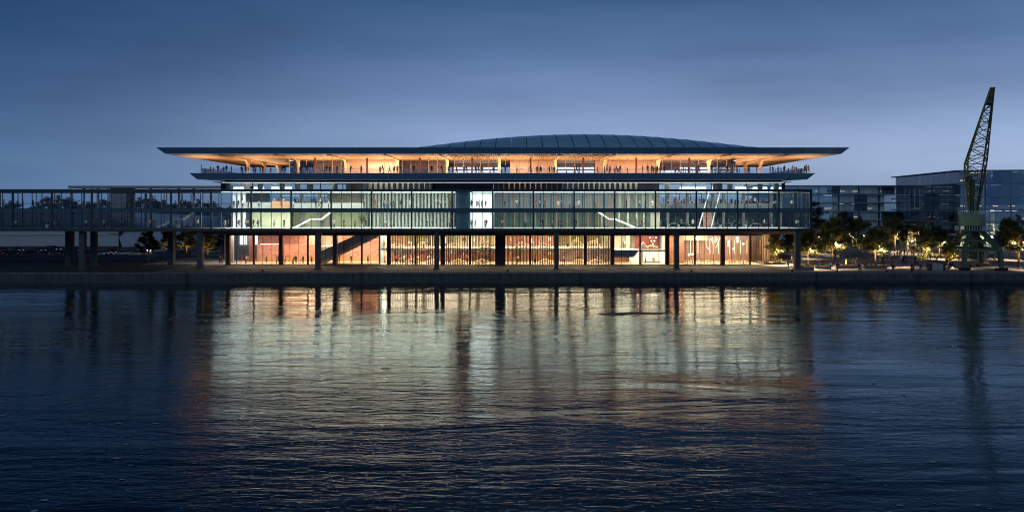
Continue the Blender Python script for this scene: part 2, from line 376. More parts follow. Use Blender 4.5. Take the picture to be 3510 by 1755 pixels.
def canopy():
    YF, YB = -4.0, 48.0
    top, bot, xl, xr, bl, br, yb = 22.99, 21.90, -66.1, 62.7, -64.9, 61.6, -2.9
    m = MB()
    v = [(xl, YF, top), (xr, YF, top), (xr, YB+2, top), (xl, YB+2, top), (bl, yb, bot), (br, yb, bot), (br, YB, bot), (bl, YB, bot)]
    m.poly(v, [(0, 1, 2, 3), (3, 7, 4, 0), (1, 5, 6, 2), (2, 6, 7, 3), (0, 4, 5, 1)])
    roof = m.build('canopy_roof', M['fascia'], TB)
    # timber soffit, a grid with a slight swell
    nx, ny = 40, 16; s = MB(); vs, fs = [], []
    for j in range(ny+1):
        for i in range(nx+1):
            u, w = i/nx, j/ny
            dz = 0.22*math.sin(math.pi*w)*math.sin(math.pi*u)**0.5 if 0 < u < 1 else 0
            vs.append((bl+0.02+(br-bl-0.04)*u, yb+0.02+(YB-yb-0.04)*w, bot-0.03-dz*0.0+0.12*w))
    for j in range(ny):
        for i in range(nx): a = j*(nx+1)+i; fs.append((a, a+1, a+nx+2, a+nx+1))
    s.poly(vs, fs); s.build('soffit', M['wood'], roof)
    # fascia panels with pale joints, laid on the sloping front
    xs = [xl+0.02]
    for p in [540+i*81.6 for i in range(1, 29)]: xs.append(PX(p+106, -4))
    xs = [x for x in xs if x < xr-2.5]+[xr-0.02]
    nrm = Vector((0, -(top-bot), -(yb-YF))).normalized()
    def pt(x, t, off):
        xx = x
        a = Vector((xx, YF+(yb-YF)*t, top+(bot-top)*t)); return a+nrm*off
    for i in range(len(xs)-1):
        a, b = xs[i]+0.035, xs[i+1]-0.035
        a2 = max(a, bl+0.03) if i == 0 else a; b2 = min(b, br-0.03) if i == len(xs)-2 else b
        fr = [pt(a, 0.01, 0.03), pt(b, 0.01, 0.03), pt(b2, 0.985, 0.03), pt(a2, 0.985, 0.03)]
        bk = [p-nrm*0.028 for p in fr]
        q = MB().poly(fr+bk, [(0, 1, 2, 3), (7, 6, 5, 4), (0, 4, 5, 1), (1, 5, 6, 2), (2, 6, 7, 3), (3, 7, 4, 0)])
        q.build('fascia_panel', M['fascia'], roof)
        if i: 
            c = xs[i]; q = MB(); q.bar(pt(c, 0.0, 0.028), pt(c, 1.0, 0.028), 0.05, n=4); q.build('joint', M['joint'], roof)
    B('drip_edge', bl, br, yb-0.03, yb+0.1, bot-0.05, bot+0.02, M['joint'], roof)
    # slatted middle of the soffit
    x = PX(1545, 5)
    while x < PX(2075, 5):
        B('slat', x, x+0.10, -1.2, 20, bot-0.16, bot-0.03, M['wood'], roof); x += 0.42
    # dome
    cx, ax, cyy, ay, hz = 15.2, 43.0, 24.0, 22.0, 4.7
    dm = mat('blue glass roof panel', (0.42, 0.68, 0.80), 0.2, 0.1, var=0.22, vscale=1.2, stretch=(0.3, 2, 2), bump=0.05, bscale=4, coord='World')
    def dz(x, y): return 23.0+hz*max(0, 1-((x-cx)/ax)**2)*max(0, 1-((y-cyy)/ay)**2)
    n = 28; xs = [cx-ax+2*ax*i/n for i in range(n+1)]
    ys = [cyy-ay+2*ay*j/18 for j in range(19)]
    for i in range(n):
        q = MB(); vs, fs = [], []
        for j, y in enumerate(ys):
            for k in range(4):
                x = xs[i]+0.07+(xs[i+1]-xs[i]-0.14)*k/3; vs.append((x, y, dz(x, y)))
        for j in range(18):
            for k in range(3): a = j*4+k; fs.append((a, a+1, a+5, a+4))
        nv = len(vs); vs += [(x_, y_, z_-0.12) for x_, y_, z_ in vs]
        fs += [tuple(nv+t for t in reversed(f)) for f in fs]
        q.poly(vs, fs); q.build('dome_panel', dm, roof)
    for i in range(1, n):
        q = MB(); q.tube([(xs[i], y, dz(xs[i], y)+0.02) for y in ys], 0.05, 4); q.build('dome_rib', M['frame'], roof)
    return roof
canopy()

DT = 18.31                                                # terrace floor level
def terrace():
    YF, YB = -2.0, 46.0; top, bot, xl, xr, bl, br, yb = DT, 17.17, -60.7, 57.05, -59.6, 55.9, -1.0
    m = MB()
    v = [(xl, YF, top), (xr, YF, top), (xr, YB, top), (xl, YB, top), (bl, yb, bot), (br, yb, bot), (br, YB-1, bot+0.45), (bl, YB-1, bot+0.45)]
    m.poly(v, [(0, 1, 2, 3), (3, 7, 4, 0), (1, 5, 6, 2), (2, 6, 7, 3), (0, 4, 5, 1), (4, 7, 6, 5)])
    deck = m.build('terrace_deck', M['fascia'], TB)
    B('terrace_floor', xl+1.2, xr-1.2, YF+0.6, YB-1, top+0.004, top+0.02, M['sandfloor'], deck)
    xs = [xl+0.02]+[PX(p, -2) for p in [688+i*80.4 for i in range(0, 27)] if PX(p, -2) < xr-1.5]+[xr-0.02]
    nrm = Vector((0, -(top-bot), -(yb-YF))).normalized()
    def pt(x, t, off): return Vector((x, YF+(yb-YF)*t, top+(bot-top)*t))+nrm*off
    for i in range(len(xs)-1):
        a, b = xs[i]+0.03, xs[i+1]-0.03
        a2 = max(a, bl+0.03) if i == 0 else a; b2 = min(b, br-0.03) if i == len(xs)-2 else b
        fr = [pt(a, 0.01, 0.03), pt(b, 0.01, 0.03), pt(b2, 0.985, 0.03), pt(a2, 0.985, 0.03)]; bk = [p-nrm*0.028 for p in fr]
        MB().poly(fr+bk, [(0, 1, 2, 3), (7, 6, 5, 4), (0, 4, 5, 1), (1, 5, 6, 2), (2, 6, 7, 3), (3, 7, 4, 0)]).build('fascia_panel', M['fascia'], deck)
        if i: q = MB(); q.bar(pt(xs[i], 0, 0.028), pt(xs[i], 1, 0.028), 0.045, n=4); q.build('joint', M['joint'], deck)
    B('drip_edge', bl, br, yb-0.03, yb+0.12, bot-0.05, bot+0.02, M['joint'], deck)
    # glass balustrade along the front and both ends
    x = -58.9
    while x < 55.3:
        w = min(3.0, 55.4-x); B('balustrade_pane', x+0.02, x+w-0.02, -1.05, -1.03, top+0.02, top+1.0, M['rail'], deck); x += w
    for sx in (-58.9, 55.4):
        y = -1.0
        while y < 30: B('balustrade_pane', sx-0.012, sx+0.012, y+0.02, y+2.98, top+0.02, top+1.0, M['rail'], deck); y += 3.0
    y = 30.0; x = -58.9
    while x < -45: B('balustrade_pane', x+0.02, x+2.98, y, y+0.02, top+0.02, top+1.0, M['rail'], deck); x += 3.0
    x = 45.5
    while x < 53: B('balustrade_pane', x+0.02, x+2.98, y, y+0.02, top+0.02, top+1.0, M['rail'], deck); x += 3.0
    return deck
terrace()

def fin_columns():
    g = empty('timber_frame', (0, 15, DT), TB)
    prof = []
    h0, h1, sof = DT, 20.3, 21.86
    w = 0.42
    # front side going up, curving toward the water; back side curving away
    front = [(-w, h0), (-w, h1)]+[(-w-2.3*(1-math.cos(t)), h1+(sof-h1-0.12)*math.sin(t)) for t in [math.pi/2*i/8 for i in range(1, 9)]]
    back = [(w+1.0*(1-math.cos(t)), h1+(sof-h1)*math.sin(t)) for t in [math.pi/2*i/8 for i in range(8, 0, -1)]]+[(w, h1), (w, h0)]
    prof = front+[(-w-2.3, sof)]+back
    me = MB().prism(prof, 'x', -0.24, 0.24).mesh('fin', M['woodlight'])
    mq = MB().box(-0.10, 0.10, -w-0.02, -w+0.04, h0, h1+0.6).mesh('slot', M['browncol'])
    xs = [-55, -44.6, -34.6, -23.9, -13.5, -2.6, 9.1, 19.3, 30.5, 41.0, 51.8]
    for x in xs:
        for y in ((15.2, 26.6, 38.0) if x in (-55, 41.0, 51.8) else (15.2,)):
            o = link('fin_column', me, g, (x, y, 0)); 
            y0 = -1.9 if y < 20 else y-11.4+1.5
            B('rib', x-0.24, x+0.24, y0, y-w-2.25, 21.70, 21.9, M['woodlight'], g)
fin_columns()

def terrace_room():
    yg = 8.5; x0, x1 = -44.6, 44.9; zt = 21.82
    g = empty('terrace_hall', (0, yg, DT), TB)
    thick = [1080, 1258, 1439, 1618, 1819, 1999, 2181, 2363]
    tx = [PX(p, yg) for p in thick]
    for x in tx: B('column', x-0.17, x+0.17, yg-0.1, yg+0.3, DT, zt, M['corten'], g)
    # mullions between
    ed = [x0]+tx+[x1]; ml = []
    for a, b in zip(ed[:-1], ed[1:]):
        n = max(1, round((b-a)/1.76)); ml += [a+(b-a)*i/n for i in range(n)]
    ml.append(x1)
    for i, x in enumerate(ml):
        if not any(abs(x-t) < 0.1 for t in tx): B('mullion', x-0.045, x+0.045, yg, yg+0.12, DT+0.02, zt, M['woodlight'], g)
    for a, b in zip(ml[:-1], ml[1:]): B('pane', a+0.05, b-0.05, yg+0.04, yg+0.06, DT+0.04, zt-0.02, M['shopglass'], g)
    for sx in (x0, x1):
        y = yg+0.15
        while y < 27: B('pane', sx-0.01, sx+0.01, y+0.05, y+1.8, DT+0.04, zt-0.02, M['glass'], g); B('mullion', sx-0.04, sx+0.04, y-0.04, y+0.04, DT+0.02, zt, M['frame'], g); y += 1.85
    # back walls
    def wall(p0, p1, Y, m, z0=DT+0.02, z1=21.9, name='wall_panel'): B(name, PX(p0, Y), PX(p1, Y), Y, Y+0.2, z0, z1, m, g)
    wall(1083, 1184, 24, M['beige'], z1=20.5); wall(1083, 1184, 24.3, M['mauve'], z0=20.5)
    wall(1186, 1368, 17, M['pink']); wall(1372, 1470, 26, M['mauve']); wall(1472, 1530, 24, M['woodlight'], z1=20.6); wall(1472, 1530, 24.3, M['mauve'], z0=20.6)
    wall(1748, 1904, 18.5, M['pink']); wall(2040, 2258, 20, M['pink']); wall(2262, 2330, 30, M['mauve'], z0=20.4)
    for p in (1748, 1780, 1812, 1845, 1878): B('panel_joint', PX(p, 18.5)-0.02, PX(p, 18.5)+0.02, 18.42, 18.49, DT+.02, 21.8, M['browncol'], g)
    for (p0, p1, p2) in ((1555, 1712, 1), (1910, 2042, 1), (2262, 2430, 0)):
        Y = 31
        B('wall_panel', PX(p0, Y), PX(p1, Y), Y, Y+0.2, DT, 21.9, M['mauve'], g)
        for z in (18.9, 19.4, 19.9): B('light_band', PX(p0, Y)+.1, PX(p1, Y)-.1, Y-0.12, Y-0.01, z, z+0.36, M['ledsoft'], g)
        B('light_band', PX(p0, Y)+.1, PX(p1, Y)-.1, Y-0.12, Y-0.01, 20.75, 20.88, M['led'], g)
    # lamps: a warm wash from the floor edge and ceiling lights inside
    for i in range(9):
        xx = -48+i*12
        area('terrace_uplight', (xx, 7.3, DT+0.12), 11.5, 0.35, 110, (1.0, 0.68, 0.40), down=False)
    for i in range(7):
        xx = -39+i*13
        area('hall_uplight', (xx, 12.5, DT+0.15), 11, 1.0, 150, (1.0, 0.70, 0.44), down=False)
        area('hall_lamp', (xx, 14, 21.6), 9, 4, 320, (1.0, 0.74, 0.5))
    for (x, y) in ((-55, 18), (-55, 32), (51.8, 18), (51.8, 32), (-62, 8), (58.5, 8)):
        area('fin_uplight', (x, y, DT+0.15), 6, 10, 150, (1.0, 0.68, 0.42), down=False)
terrace_room()

def clerestory():
    y = 8.0; x0, x1 = PX(757, y), PX(2690, y); zb, zt = Z5, 16.85
    g = empty('clerestory', (0, y, Z5), TB)
    B('eave', PX(742, y)-0.3, PX(2703, y)+0.3, y-0.9, y+14, 16.86, 16.98, M['white'], g)
    B('recess_beam', PX(772, y), PX(2676, y), y-0.3, y+13, 17.0, 17.45, M['frame'], g)
    B('light_strip', x0+0.5, x1-0.5, y-0.86, y-0.8, 16.80, 16.855, M['ledsoft'], g)
    B('floor', x0, x1, y, y+22, Z5-0.02, Z5+0.03, M['floor'], g)
    def P(p0, p1, m, Y=y, dy=0.25, name='wall_panel'): B(name, PX(p0, Y), PX(p1, Y), Y, Y+dy, zb, zt, m, g)
    P(1482, 1689, M['frame'], dy=6)
    # glazed parts
    edges = [757, 774, 866, 960, 1053, 1098, 1175, 1206]
    for a, b in zip(edges[:-1], edges[1:]):
        P(a+1, b-1, M['glass'], y+0.1, 0.02, 'pane'); B('mullion', PX(b, y)-0.07, PX(b, y)+0.07, y, y+0.2, zb, zt, M['frame'], g)
    k = 0
    p = 1238
    while p < 1480:                                     # dark blades, widening to the middle
        w = 4+13*(p-1238)/240; P(p, p+w, M['greywall'], y, 0.5, 'blade'); P(p+w, p+18.2, M['glass'], y+0.1, 0.02, 'pane'); p += 18.2
    P(1185, 1480, M['beige'], y+4, 0.2)
    p = 1692
    while p < 2190:
        w = 14.5-7*max(0, (p-1960)/230); P(p, p+w, M['dkwall'] if p < 1925 else M['greywall'], y, 0.5, 'blade'); P(p+w, p+18.3, M['glass'], y+0.1, 0.02, 'pane'); p += 18.3
    P(1692, 1925, M['orange'], y+4, 0.2); P(1925, 2190, M['beige'], y+4, 0.2); P(2190, 2258, M['terra'], y+3, 0.2)
    edges = [2190, 2258, 2337, 2385, 2440, 2560, 2640, 2690]
    for a, b in zip(edges[:-1], edges[1:]):
        P(a+1, b-1, M['glass'], y+0.1, 0.02, 'pane'); B('mullion', PX(b, y)-0.06, PX(b, y)+0.06, y, y+0.2, zb, zt, M['frame'], g)
    P(2445, 2463, M['terra'], y+5, 0.3); P(757, 774, M['frame'], y-0.05, 0.1); P(2679, 2690, M['frame'], y-0.05, 0.1)
    cyl = MB().bar((0, 0, zb), (0, 0, 16.86), 0.55, n=14).mesh('round_column', M['concrete'])
    for p, Y in ((782, 10), (846, 14), (892, 18), (967, 12), (1020, 17), (1065, 20), (1148, 12), (2287, 13), (2467, 10), (2502, 18), (2660, 11), (2605, 20), (2560, 24)):
        link('round_column', cyl, g, (PX(p, Y), Y, 0))
    for p0, p1 in ((2330, 2420), (2440, 2470), (2520, 2560), (2580, 2630), (2642, 2685), (800, 850), (870, 905), (930, 1000)):
        for z in (15.62, 15.9, 16.2): B('light_band', PX(p0, 22), PX(p1, 22), 22, 22.05, z, z+0.1, M['led'], g)
    for p in (900, 1090, 1340, 1420, 1800, 2000, 2120, 2330, 2560):
        area('clerestory_lamp', (PX(p, 14), 12.5, 16.8), 8, 3, 34, (1.0, 0.86, 0.68))
clerestory()

GLZ = {}
def glazed_box():
    """frames, mullions and panes of the raised two-storey box; the part west of XL belongs to the walkway"""
    WK = empty('walkway_bridge', (-90, 8, 0))
    tag(WK, 'dim two-storey glazed walkway bridge on dark piers over the car park', 'bridge')
    gb = empty('gallery', (0, 0, Z0), TB); gw = empty('glazing', (-90, 0, Z0), WK)
    xw = -138.0
    for par, a, b, ym in ((gw, xw, XL-0.02, 15.0), (gb, XL, XR, 22.0)):
        B('roof_beam', a, b, -0.12, 0.3, Z4, Z5, M['frame'], par)
        B('spandrel', a, b, 0.02, 0.16, Z2, Z3-0.06, M['spandrel'], par)
        B('transom', a, b, -0.08, 0.2, Z2-0.08, Z2, M['frame'], par)
        B('transom', a, b, -0.08, 0.2, Z3-0.06, Z3+0.02, M['frame'], par)
        B('sill_beam', a, b, -0.12, 0.3, Z0, Z1-0.06, M['frame'], par)
        B('floor_slab', a, b, 0.32, ym, Z0+0.02, Z1-0.03, M['floor'] if par is gb else M['dkconcrete'], par)
        B('floor_slab', a, b, 0.2, ym, Z2+0.06, Z3-0.06, M['ceil'] if par is gb else M['dkconcrete'], par)
        B('roof_slab', a, b, 0.32, ym, Z4+0.06, Z5-0.04, M['ceil'] if par is gb else M['dkconcrete'], par)
    B('end_frame', XR-0.1, XR+0.35, -0.14, 22.2, Z4, Z5, M['frame'], gb); B('end_frame', XR-0.1, XR+0.35, -0.14, 22.2, Z0, Z1-0.06, M['frame'], gb)
    B('end_post', XR-0.1, XR+0.35, -0.14, 0.34, Z1-0.06, Z4, M['frame'], gb); B('end_post', XR-0.1, XR+0.35, 21.8, 22.2, Z1-0.06, Z4, M['frame'], gb)
    for j in range(9): B('mullion', XR+0.1, XR+0.16, 2+j*2.4, 2.1+j*2.4, Z1, Z4, M['frame'], gb)
    for z0_, z1_ in ((Z1, Z2-0.1), (Z3, Z4)): 
        for j in range(9): B('pane', XR+0.12, XR+0.14, 0.4+2.4*j, 2.7+2.4*j, z0_, z1_, M['glass'], gb)
    for a, b in zip(POST[:-1], POST[1:]):
        par = gb if a > XL-2 else gw
        B('post', a-0.14, a+0.14, -0.10, 0.22, Z1-0.06, Z4, M['frame'], par)
        n = 3 if b > 56 else 4; xs = [a+(b-a)*i/n for i in range(n+1)]
        for x in xs[1:-1]: B('mullion', x-0.045, x+0.045, -0.06, 0.14, Z1-0.06, Z4, M['frame'], par)
        for c, d in zip(xs[:-1], xs[1:]):
            gl = M['glass'] if par is gb else M['walkglass']
            B('pane', c+0.06, d-0.06, 0.05, 0.075, Z1, Z2-0.08, gl, par); B('pane', c+0.06, d-0.06, 0.05, 0.075, Z3+0.02, Z4-0.02, gl, par)
    GLZ['gb'], GLZ['gw'], GLZ['WK'] = gb, gw, WK
glazed_box()

def stair(name, xa, xl0, xl1, xb, za, zm, zb, y0, y1, m, parent):
    q = MB()
    for (p, zp, r, zr) in ((xa, za, xl0, zm), (xl1, zm, xb, zb)):
        n = 11
        for i in range(n):
            x0, x1 = p+(r-p)*i/n, p+(r-p)*(i+1)/n; z = zp+(zr-zp)*(i+1)/n
            q.box(min(x0, x1), max(x0, x1), y0, y1, z-0.12, z)
        q.prism([(p, zp-0.25), (r, zr-0.25), (r, zr-0.05), (p, zp-0.02)], 'y', y0-0.06, y0)
    q.box(min(xl0, xl1), max(xl0, xl1), y0, y1, zm-0.2, zm)
    return q.build(name, m, parent)

def gallery_interior():
    gb = GLZ['gb']
    def W(p0, p1, m, fl, Y=19.0, dy=0.2, name='wall_panel', zf=1.0):
        z0, z1 = ((Z1-0.02, Z2+0.05) if fl == 0 else (Z3-0.05, Z4+0.05)); z1 = z0+(z1-z0)*zf
        return B(name, PX(p0, Y), PX(p1, Y), Y, Y+dy, z0, z1, m, gb)
    B('ceiling_light', XL+1, PX(1558, .6), 0.55, 0.75, Z4-0.04, Z4+0.02, M['led'], gb)
    B('ceiling_light', PX(1618, .6), XR-7, 0.55, 0.75, Z4-0.04, Z4+0.02, M['led'], gb)
    # lower floor
    for p in (798, 814, 832): W(p, p+9, M['white'], 0, 10, 0.5, 'column'); W(p, p+9, M['white'], 1, 10, 0.5, 'column')
    W(822, 858, M['greywall'], 0, 15); W(862, 892, M['palegreen'], 0, 12); W(896, 1000, M['palegreen'], 0, 12); W(1004, 1262, M['green'], 0, 15)
    W(1262, 1560, M['palegreen'], 0, 17)
    for i in range(24): p = 1268+i*12.2; W(p, p+6.2, M['fin'], 0, 12, 0.4, 'fin'); W(p-20, p-14, M['fin'], 1, 12, 0.4, 'fin')
    for fl in (0, 1):
        W(1563, 1611, M['teal'], fl, 0.9, 5, 'core')
        W(1600, 1690, M['white'], fl, 8); 
        for p in (1577, 1594): W(p, p+1.2, M['frame'], fl, 0.8, 0.08, 'core_joint')
        W(1689, 2060 if fl == 0 else 2102, M['dgreen'] if fl == 0 else M['greywall'], fl, 12)
        for i in range(11): p = 1726+i*36; W(p, p+4, M['orange'], fl, 11.8, 0.15, 'orange_strip')
        for i in range(10): p = 1744+i*36; W(p, p+2, M['frame'], fl, 11.85, 0.12, 'wall_joint')
        B('partition', PX(1691, 4)-0.1, PX(1691, 4)+0.1, 1.2, 12, Z1-0.02 if fl == 0 else Z3-0.04, Z2+0.05 if fl == 0 else Z4+0.05, M['greywall'], gb)
    W(2060, 2110, M['palegreen'], 0, 15); W(2110, 2235, M['green'], 0, 15); W(2235, 2262, M['beige'], 0, 10)
    for p in (2060, 2120, 2150, 2180, 2205, 2230): W(p, p+5, M['fin'], 0, 9, 0.3, 'fin')
    # upper floor
    W(822, 1000, M['concrete'], 1, 9, 0.15, 'parapet', 0.40); W(1000, 1250, M['concrete'], 1, 9, 0.15, 'parapet', 0.36)
    W(930, 992, M['chair'], 1, 8.4, 0.3, 'counter', 0.46)
    W(830, 925, M['greywall'], 1, 19); W(1122, 1250, M['beige'], 1, 17); W(1250, 1560, M['palegreen'], 1, 17)
    W(2102, 2262, M['beige'], 1, 13)
    for p in (2120, 2150, 2175, 2200, 2225): W(p, p+9, M['fin'], 1, 11, 0.3, 'fin')
    W(2262, 2640, M['dkconcrete'], 1, 10, 0.15, 'parapet', 0.34)
    W(2300, 2336, M['dkwall'], 1, 9.4, 0.3, 'counter', 0.2)
    B('podium', PX(2264, 10.3), PX(2640, 10.3), 10.3, 18, Z3-0.06, Z3+0.45, M['floor'], gb); B('podium', PX(930, 10), PX(1120, 10), 10, 17, Z3-0.06, Z3+0.3, M['floor'], gb)
    for fl in (0, 1):
        for p in (958, 1030, 1090, 1120): W(p, p+8, M['concrete'], fl, 14, 0.5, 'column')
        for p in (2285, 2352, 2440, 2476, 2545, 2640, 2672): W(p, p+9, M['concrete'], fl, 13, 0.5, 'column')
        for i in range(46):
            p = 770+i*38
            if p < 866 or 1120 < p < 2240: continue
            W(p, p+2.0, M['frame'], fl, 21.9, 0.1, 'rear_mullion')
        for p0, p1 in ((864, 920), (920, 1120), (2262, 2440), (2440, 2560), (2560, 2650)): W(p0+1, p1-1, M['glass'], fl, 21.95, 0.02, 'rear_pane')
    W(2268, 2420, M['dgreen'], 0, 20.5, 0.3, 'planted_wall', 0.95); W(2470, 2660, M['dgreen'], 0, 20.5, 0.3, 'planted_wall', 0.95)
    for p, dp in ((2395, 36), (2438, 30)):                 # leaning white struts
        q = MB(); q.bar((PX(p, 9), 9, Z1), (PX(p+dp, 9), 9, Z4+0.4), 0.13, n=4); q.build('leaning_strut', M['white'], gb)
    W(2410, 2440, M['terra'], 0, 11, 0.3)
    stair('staircase', PX(1008, 7), PX(1066, 7), PX(1102, 7), PX(1140, 7), Z1, PZ(750, 7), Z2+0.3, 7, 8.6, M['white'], gb)
    stair('staircase', PX(2180, 7), PX(2108, 7), PX(2088, 7), PX(2044, 7), Z1, PZ(750, 7), Z2+0.3, 7, 8.6, M['white'], gb)
    # lamps under the ceilings
    def L(p, fl, power, col, Y=6, sx=6.0, sy=5.0): area('ceiling_lamp', (PX(p, Y), Y, (Z2-0.05) if fl == 0 else (Z4-0.05)), sx, sy, power, col)
    for p, pw, c in ((785, 110, COOL), (850, 120, GRN), (945, 150, GRN), (1040, 150, GRN), (1150, 170, GRN), (1260, 165, GRN), (1370, 160, GRN), (1480, 180, GRN),
                     (1650, 150, COOL), (1770, 60, COOL), (1900, 65, COOL), (2030, 90, GRN), (2150, 130, GRN), (2270, 95, COOL), (2400, 95, COOL), (2530, 85, COOL), (2650, 65, COOL), (2690, 22, COOL)):
        L(p, 0, pw, c, 4.5 if 1600 < p < 1700 else 6)
    for p, pw, c in ((785, 110, COOL), (870, 125, COOL), (970, 125, COOL), (1080, 120, COOL), (1190, 140, GRN), (1300, 145, GRN), (1410, 155, GRN), (1520, 180, GRN),
                     (1650, 165, COOL), (1770, 75, COOL), (1900, 75, COOL), (2030, 80, COOL), (2150, 100, GRN), (2270, 90, COOL), (2400, 95, COOL), (2530, 92, COOL), (2650, 72, COOL), (2690, 22, COOL)):
        L(p, 1, pw, c, 4.5 if 1600 < p < 1700 else 6)
gallery_interior()

def piers():
    m = mat('dark steel pier', (0.03, 0.042, 0.055), 0.6, 0.2, var=0.2, vscale=0.8)
    for p, Y, w, par in ((-135, 0.9, 1.0, 'w'), (283.5, 1.6, 1.05, 'w'), (685.5, 0.9, 1.0, 't'), (1090, 0.9, 0.95, 't'), (1497, 0.9, 0.85, 't'), (1906.5, 0.9, 0.8, 't'), (2318.5, 0.9, 0.9, 't'), (2732.5, 0.9, 0.98, 't'),
                    (236.5, 13.5, 1.1, 'w'), (322.5, 14.4, 1.1, 'w'), (587.5, 14.2, 1.05, 'w')):
        x = PX(p, Y); par_ = TB if par == 't' else GLZ['WK']
        B('pier', x-w/2, x+w/2, Y-0.5, Y+0.5, 0.0, Z0+0.01, m, par_)
        B('pier_base', x-w/2-0.25, x+w/2+0.25, Y-0.75, Y+0.75, 0.005, 0.10, M['dkconcrete'], par_)
piers()

# ------------------------------------------------------------------ ground floor
GFY = 14.2; GZ = 6.36
def ground_floor():
    g = empty('ground_floor', (0, GFY, 0), TB)
    x0, x1 = PX(775, GFY), 51.9
    head = mat('brown soffit band', (0.22, 0.17, 0.14), 0.7, var=0.15, vscale=0.4, coord='World')
    q = MB(); xa, xb = PX(672, GFY), PX(2790, GFY)
    q.prism([(xa-2.2, Z0-0.02), (xb+2.2, Z0-0.02), (xb, GZ), (xa, GZ)], 'y', GFY-0.35, GFY+26)
    q.build('head_beam', head, g)
    B('dark_lintel', PX(1482, GFY), PX(1696, GFY), GFY-0.6, GFY-0.36, GZ+0.12, Z0-0.02, M['frame'], g)
    B('head_frame', x0, x1, GFY-0.1, GFY+0.25, GZ-0.28, GZ-0.005, M['frame'], g)
    B('floor', x0-0.5, x1, GFY-0.2, GFY+26, 0.0, 0.05, M['sandfloor'], g)
    B('sill', x0-0.3, x1, GFY-0.22, GFY+0.12, 0.03, 0.11, M['corten'], g)
    thick = [781, 963, 1148, 1333, 1517, 2099, 2287, 2477]; thin = [870, 1055, 1240, 1425, 1610, 1818, 2006, 2194, 2382, 2571]
    for p in thick: B('column', PX(p, GFY)-0.42, PX(p, GFY)+0.42, GFY-0.3, GFY+0.55, 0.06, GZ, M['browncol'], g)
    for p in thin: B('column', PX(p, GFY)-0.17, PX(p, GFY)+0.17, GFY-0.12, GFY+0.3, 0.06, GZ, M['browncol'], g)
    q = MB(); x = PX(1697, GFY)
    q.box(x, PX(1733, GFY), GFY-0.1, GFY+1.5, 0.06, GZ); q.build('dark_core', M['frame'], g)
    for i in range(12): xx = PX(1697+3.1*i, GFY); B('core_slat', xx, xx+0.08, GFY-0.28, GFY-0.11, 0.06, GZ, M['browncol'], g)
    # panes and thin mullions
    allc = sorted(thick+thin+[1697, 1733, 1910])
    for a, b in zip(allc[:-1], allc[1:]):
        if (a, b) == (1697, 1733): continue
        n = 3 if b-a > 70 else 1
        for i in range(n):
            xa_, xb_ = PX(a+(b-a)*i/n, GFY), PX(a+(b-a)*(i+1)/n, GFY)
            B('pane', xa_+0.05, xb_-0.05, GFY+0.02, GFY+0.045, 0.12, GZ-0.28, M['shopglass'], g)
            if i and not (1333 < a < 2090): B('mullion', xa_-0.04, xa_+0.04, GFY-0.06, GFY+0.1, 0.12, GZ-0.28, M['frame'], g)
    # slat screen, denser toward the middle
    p = 1347.0; 
    while p < 2092:
        if not (1694 < p < 1736):
            xx = PX(p, GFY); B('screen_slat', xx-0.075, xx+0.075, GFY-0.30, GFY-0.12, 0.06, GZ, M['browncol'], g)
        d = abs(p-1715); p += 3.9+4.6*min(1, d/330.0)
    # return wall at the east end
    for i in range(4): B('pane', 51.88, 51.90, GFY+0.2+2*i, GFY+2.1+2*i, 0.12, GZ-0.28, M['shopglass'], g); B('mullion', 51.84, 51.94, GFY+2.1+2*i, GFY+2.2+2*i, 0.1, GZ, M['frame'], g)
    for p, Y in ((2645, 21), (2666, 21)): B('column', PX(p, Y)-0.35, PX(p, Y)+0.35, Y, Y+0.6, 0.03, GZ+0.3, M['corten'], g)
    # ---- rooms
    def W(p0, p1, Y, m, z0=0.05, z1=GZ+0.2, dy=0.2, name='wall_panel'): return B(name, PX(p0, Y), PX(p1, Y), Y, Y+dy, z0, z1, m, g)
    B('ceiling', x0, x1, GFY+0.3, GFY+26, GZ-0.06, GZ+0.02, M['ceil'], g)
    # west lobby
    W(800, 900, 36, M['greywall']); W(770, 800, 30, M['mauve']); W(853, 864, 24, M['corten'], dy=0.7, name='column'); W(790, 800, 22, M['concrete'], dy=0.5, name='column')
    for p in (822, 836, 858, 874): W(p, p+10, 35.5, M['ledsoft'], 3.3, 5.6, 0.1, 'bright_window')
    W(880, 1100, 26, M['terra'], 0.05, 3.75); W(883, 1100, 29, M['terra'], 3.75, 6.4); W(893, 955, 25.9, M['ledwarm'], 3.76, 3.86, 0.08, 'light_strip')
    B('ledge', PX(880, 26), PX(1100, 26), 26.2, 29, 3.6, 3.75, M['terra'], g)
    W(880, 1100, 25.9, M['orange'], 0.05, 0.95, 0.08, 'plinth')
    W(1100, 1160, 30, M['beige']); W(1100, 1150, 22, M['white'], 3.3, 3.55, 4, 'landing')
    # big stair with slate balustrade rising to the east
    q = MB(); y0, y1 = 17.5, 20.5
    xa_, xb_ = PX(1085, 18), PX(1285, 18)
    q.prism([(xa_, 0.05), (xa_+1.0, 0.05), (xb_, 5.9), (xb_, 7.2), (xb_-1.5, 7.2), (xa_, 2.2)], 'y', y0-0.1, y0, 0)
    q.prism([(xa_+0.6, 0.05), (xa_+1.7, 0.05), (xb_+0.5, 5.9), (xb_, 6.3)], 'y', y0-0.16, y0+0.02, 1)
    for i in range(20):
        t = i/20; q.box(xa_+0.8+(xb_-xa_)*t, xa_+0.8+(xb_-xa_)*(t+0.05), y0, y1, 0.05+6*t-0.1, 0.05+6*(t+0.05), 1)
    q.build('grand_staircase', [M['slate'], M['woodlight']], g)
    W(1160, 1300, 27, M['terra']); W(1160, 1300, 26.9, M['orange'], 0.05, 0.9, 0.06, 'plinth'); W(1298, 1303, 15, M['teal'], dy=5, name='partition')
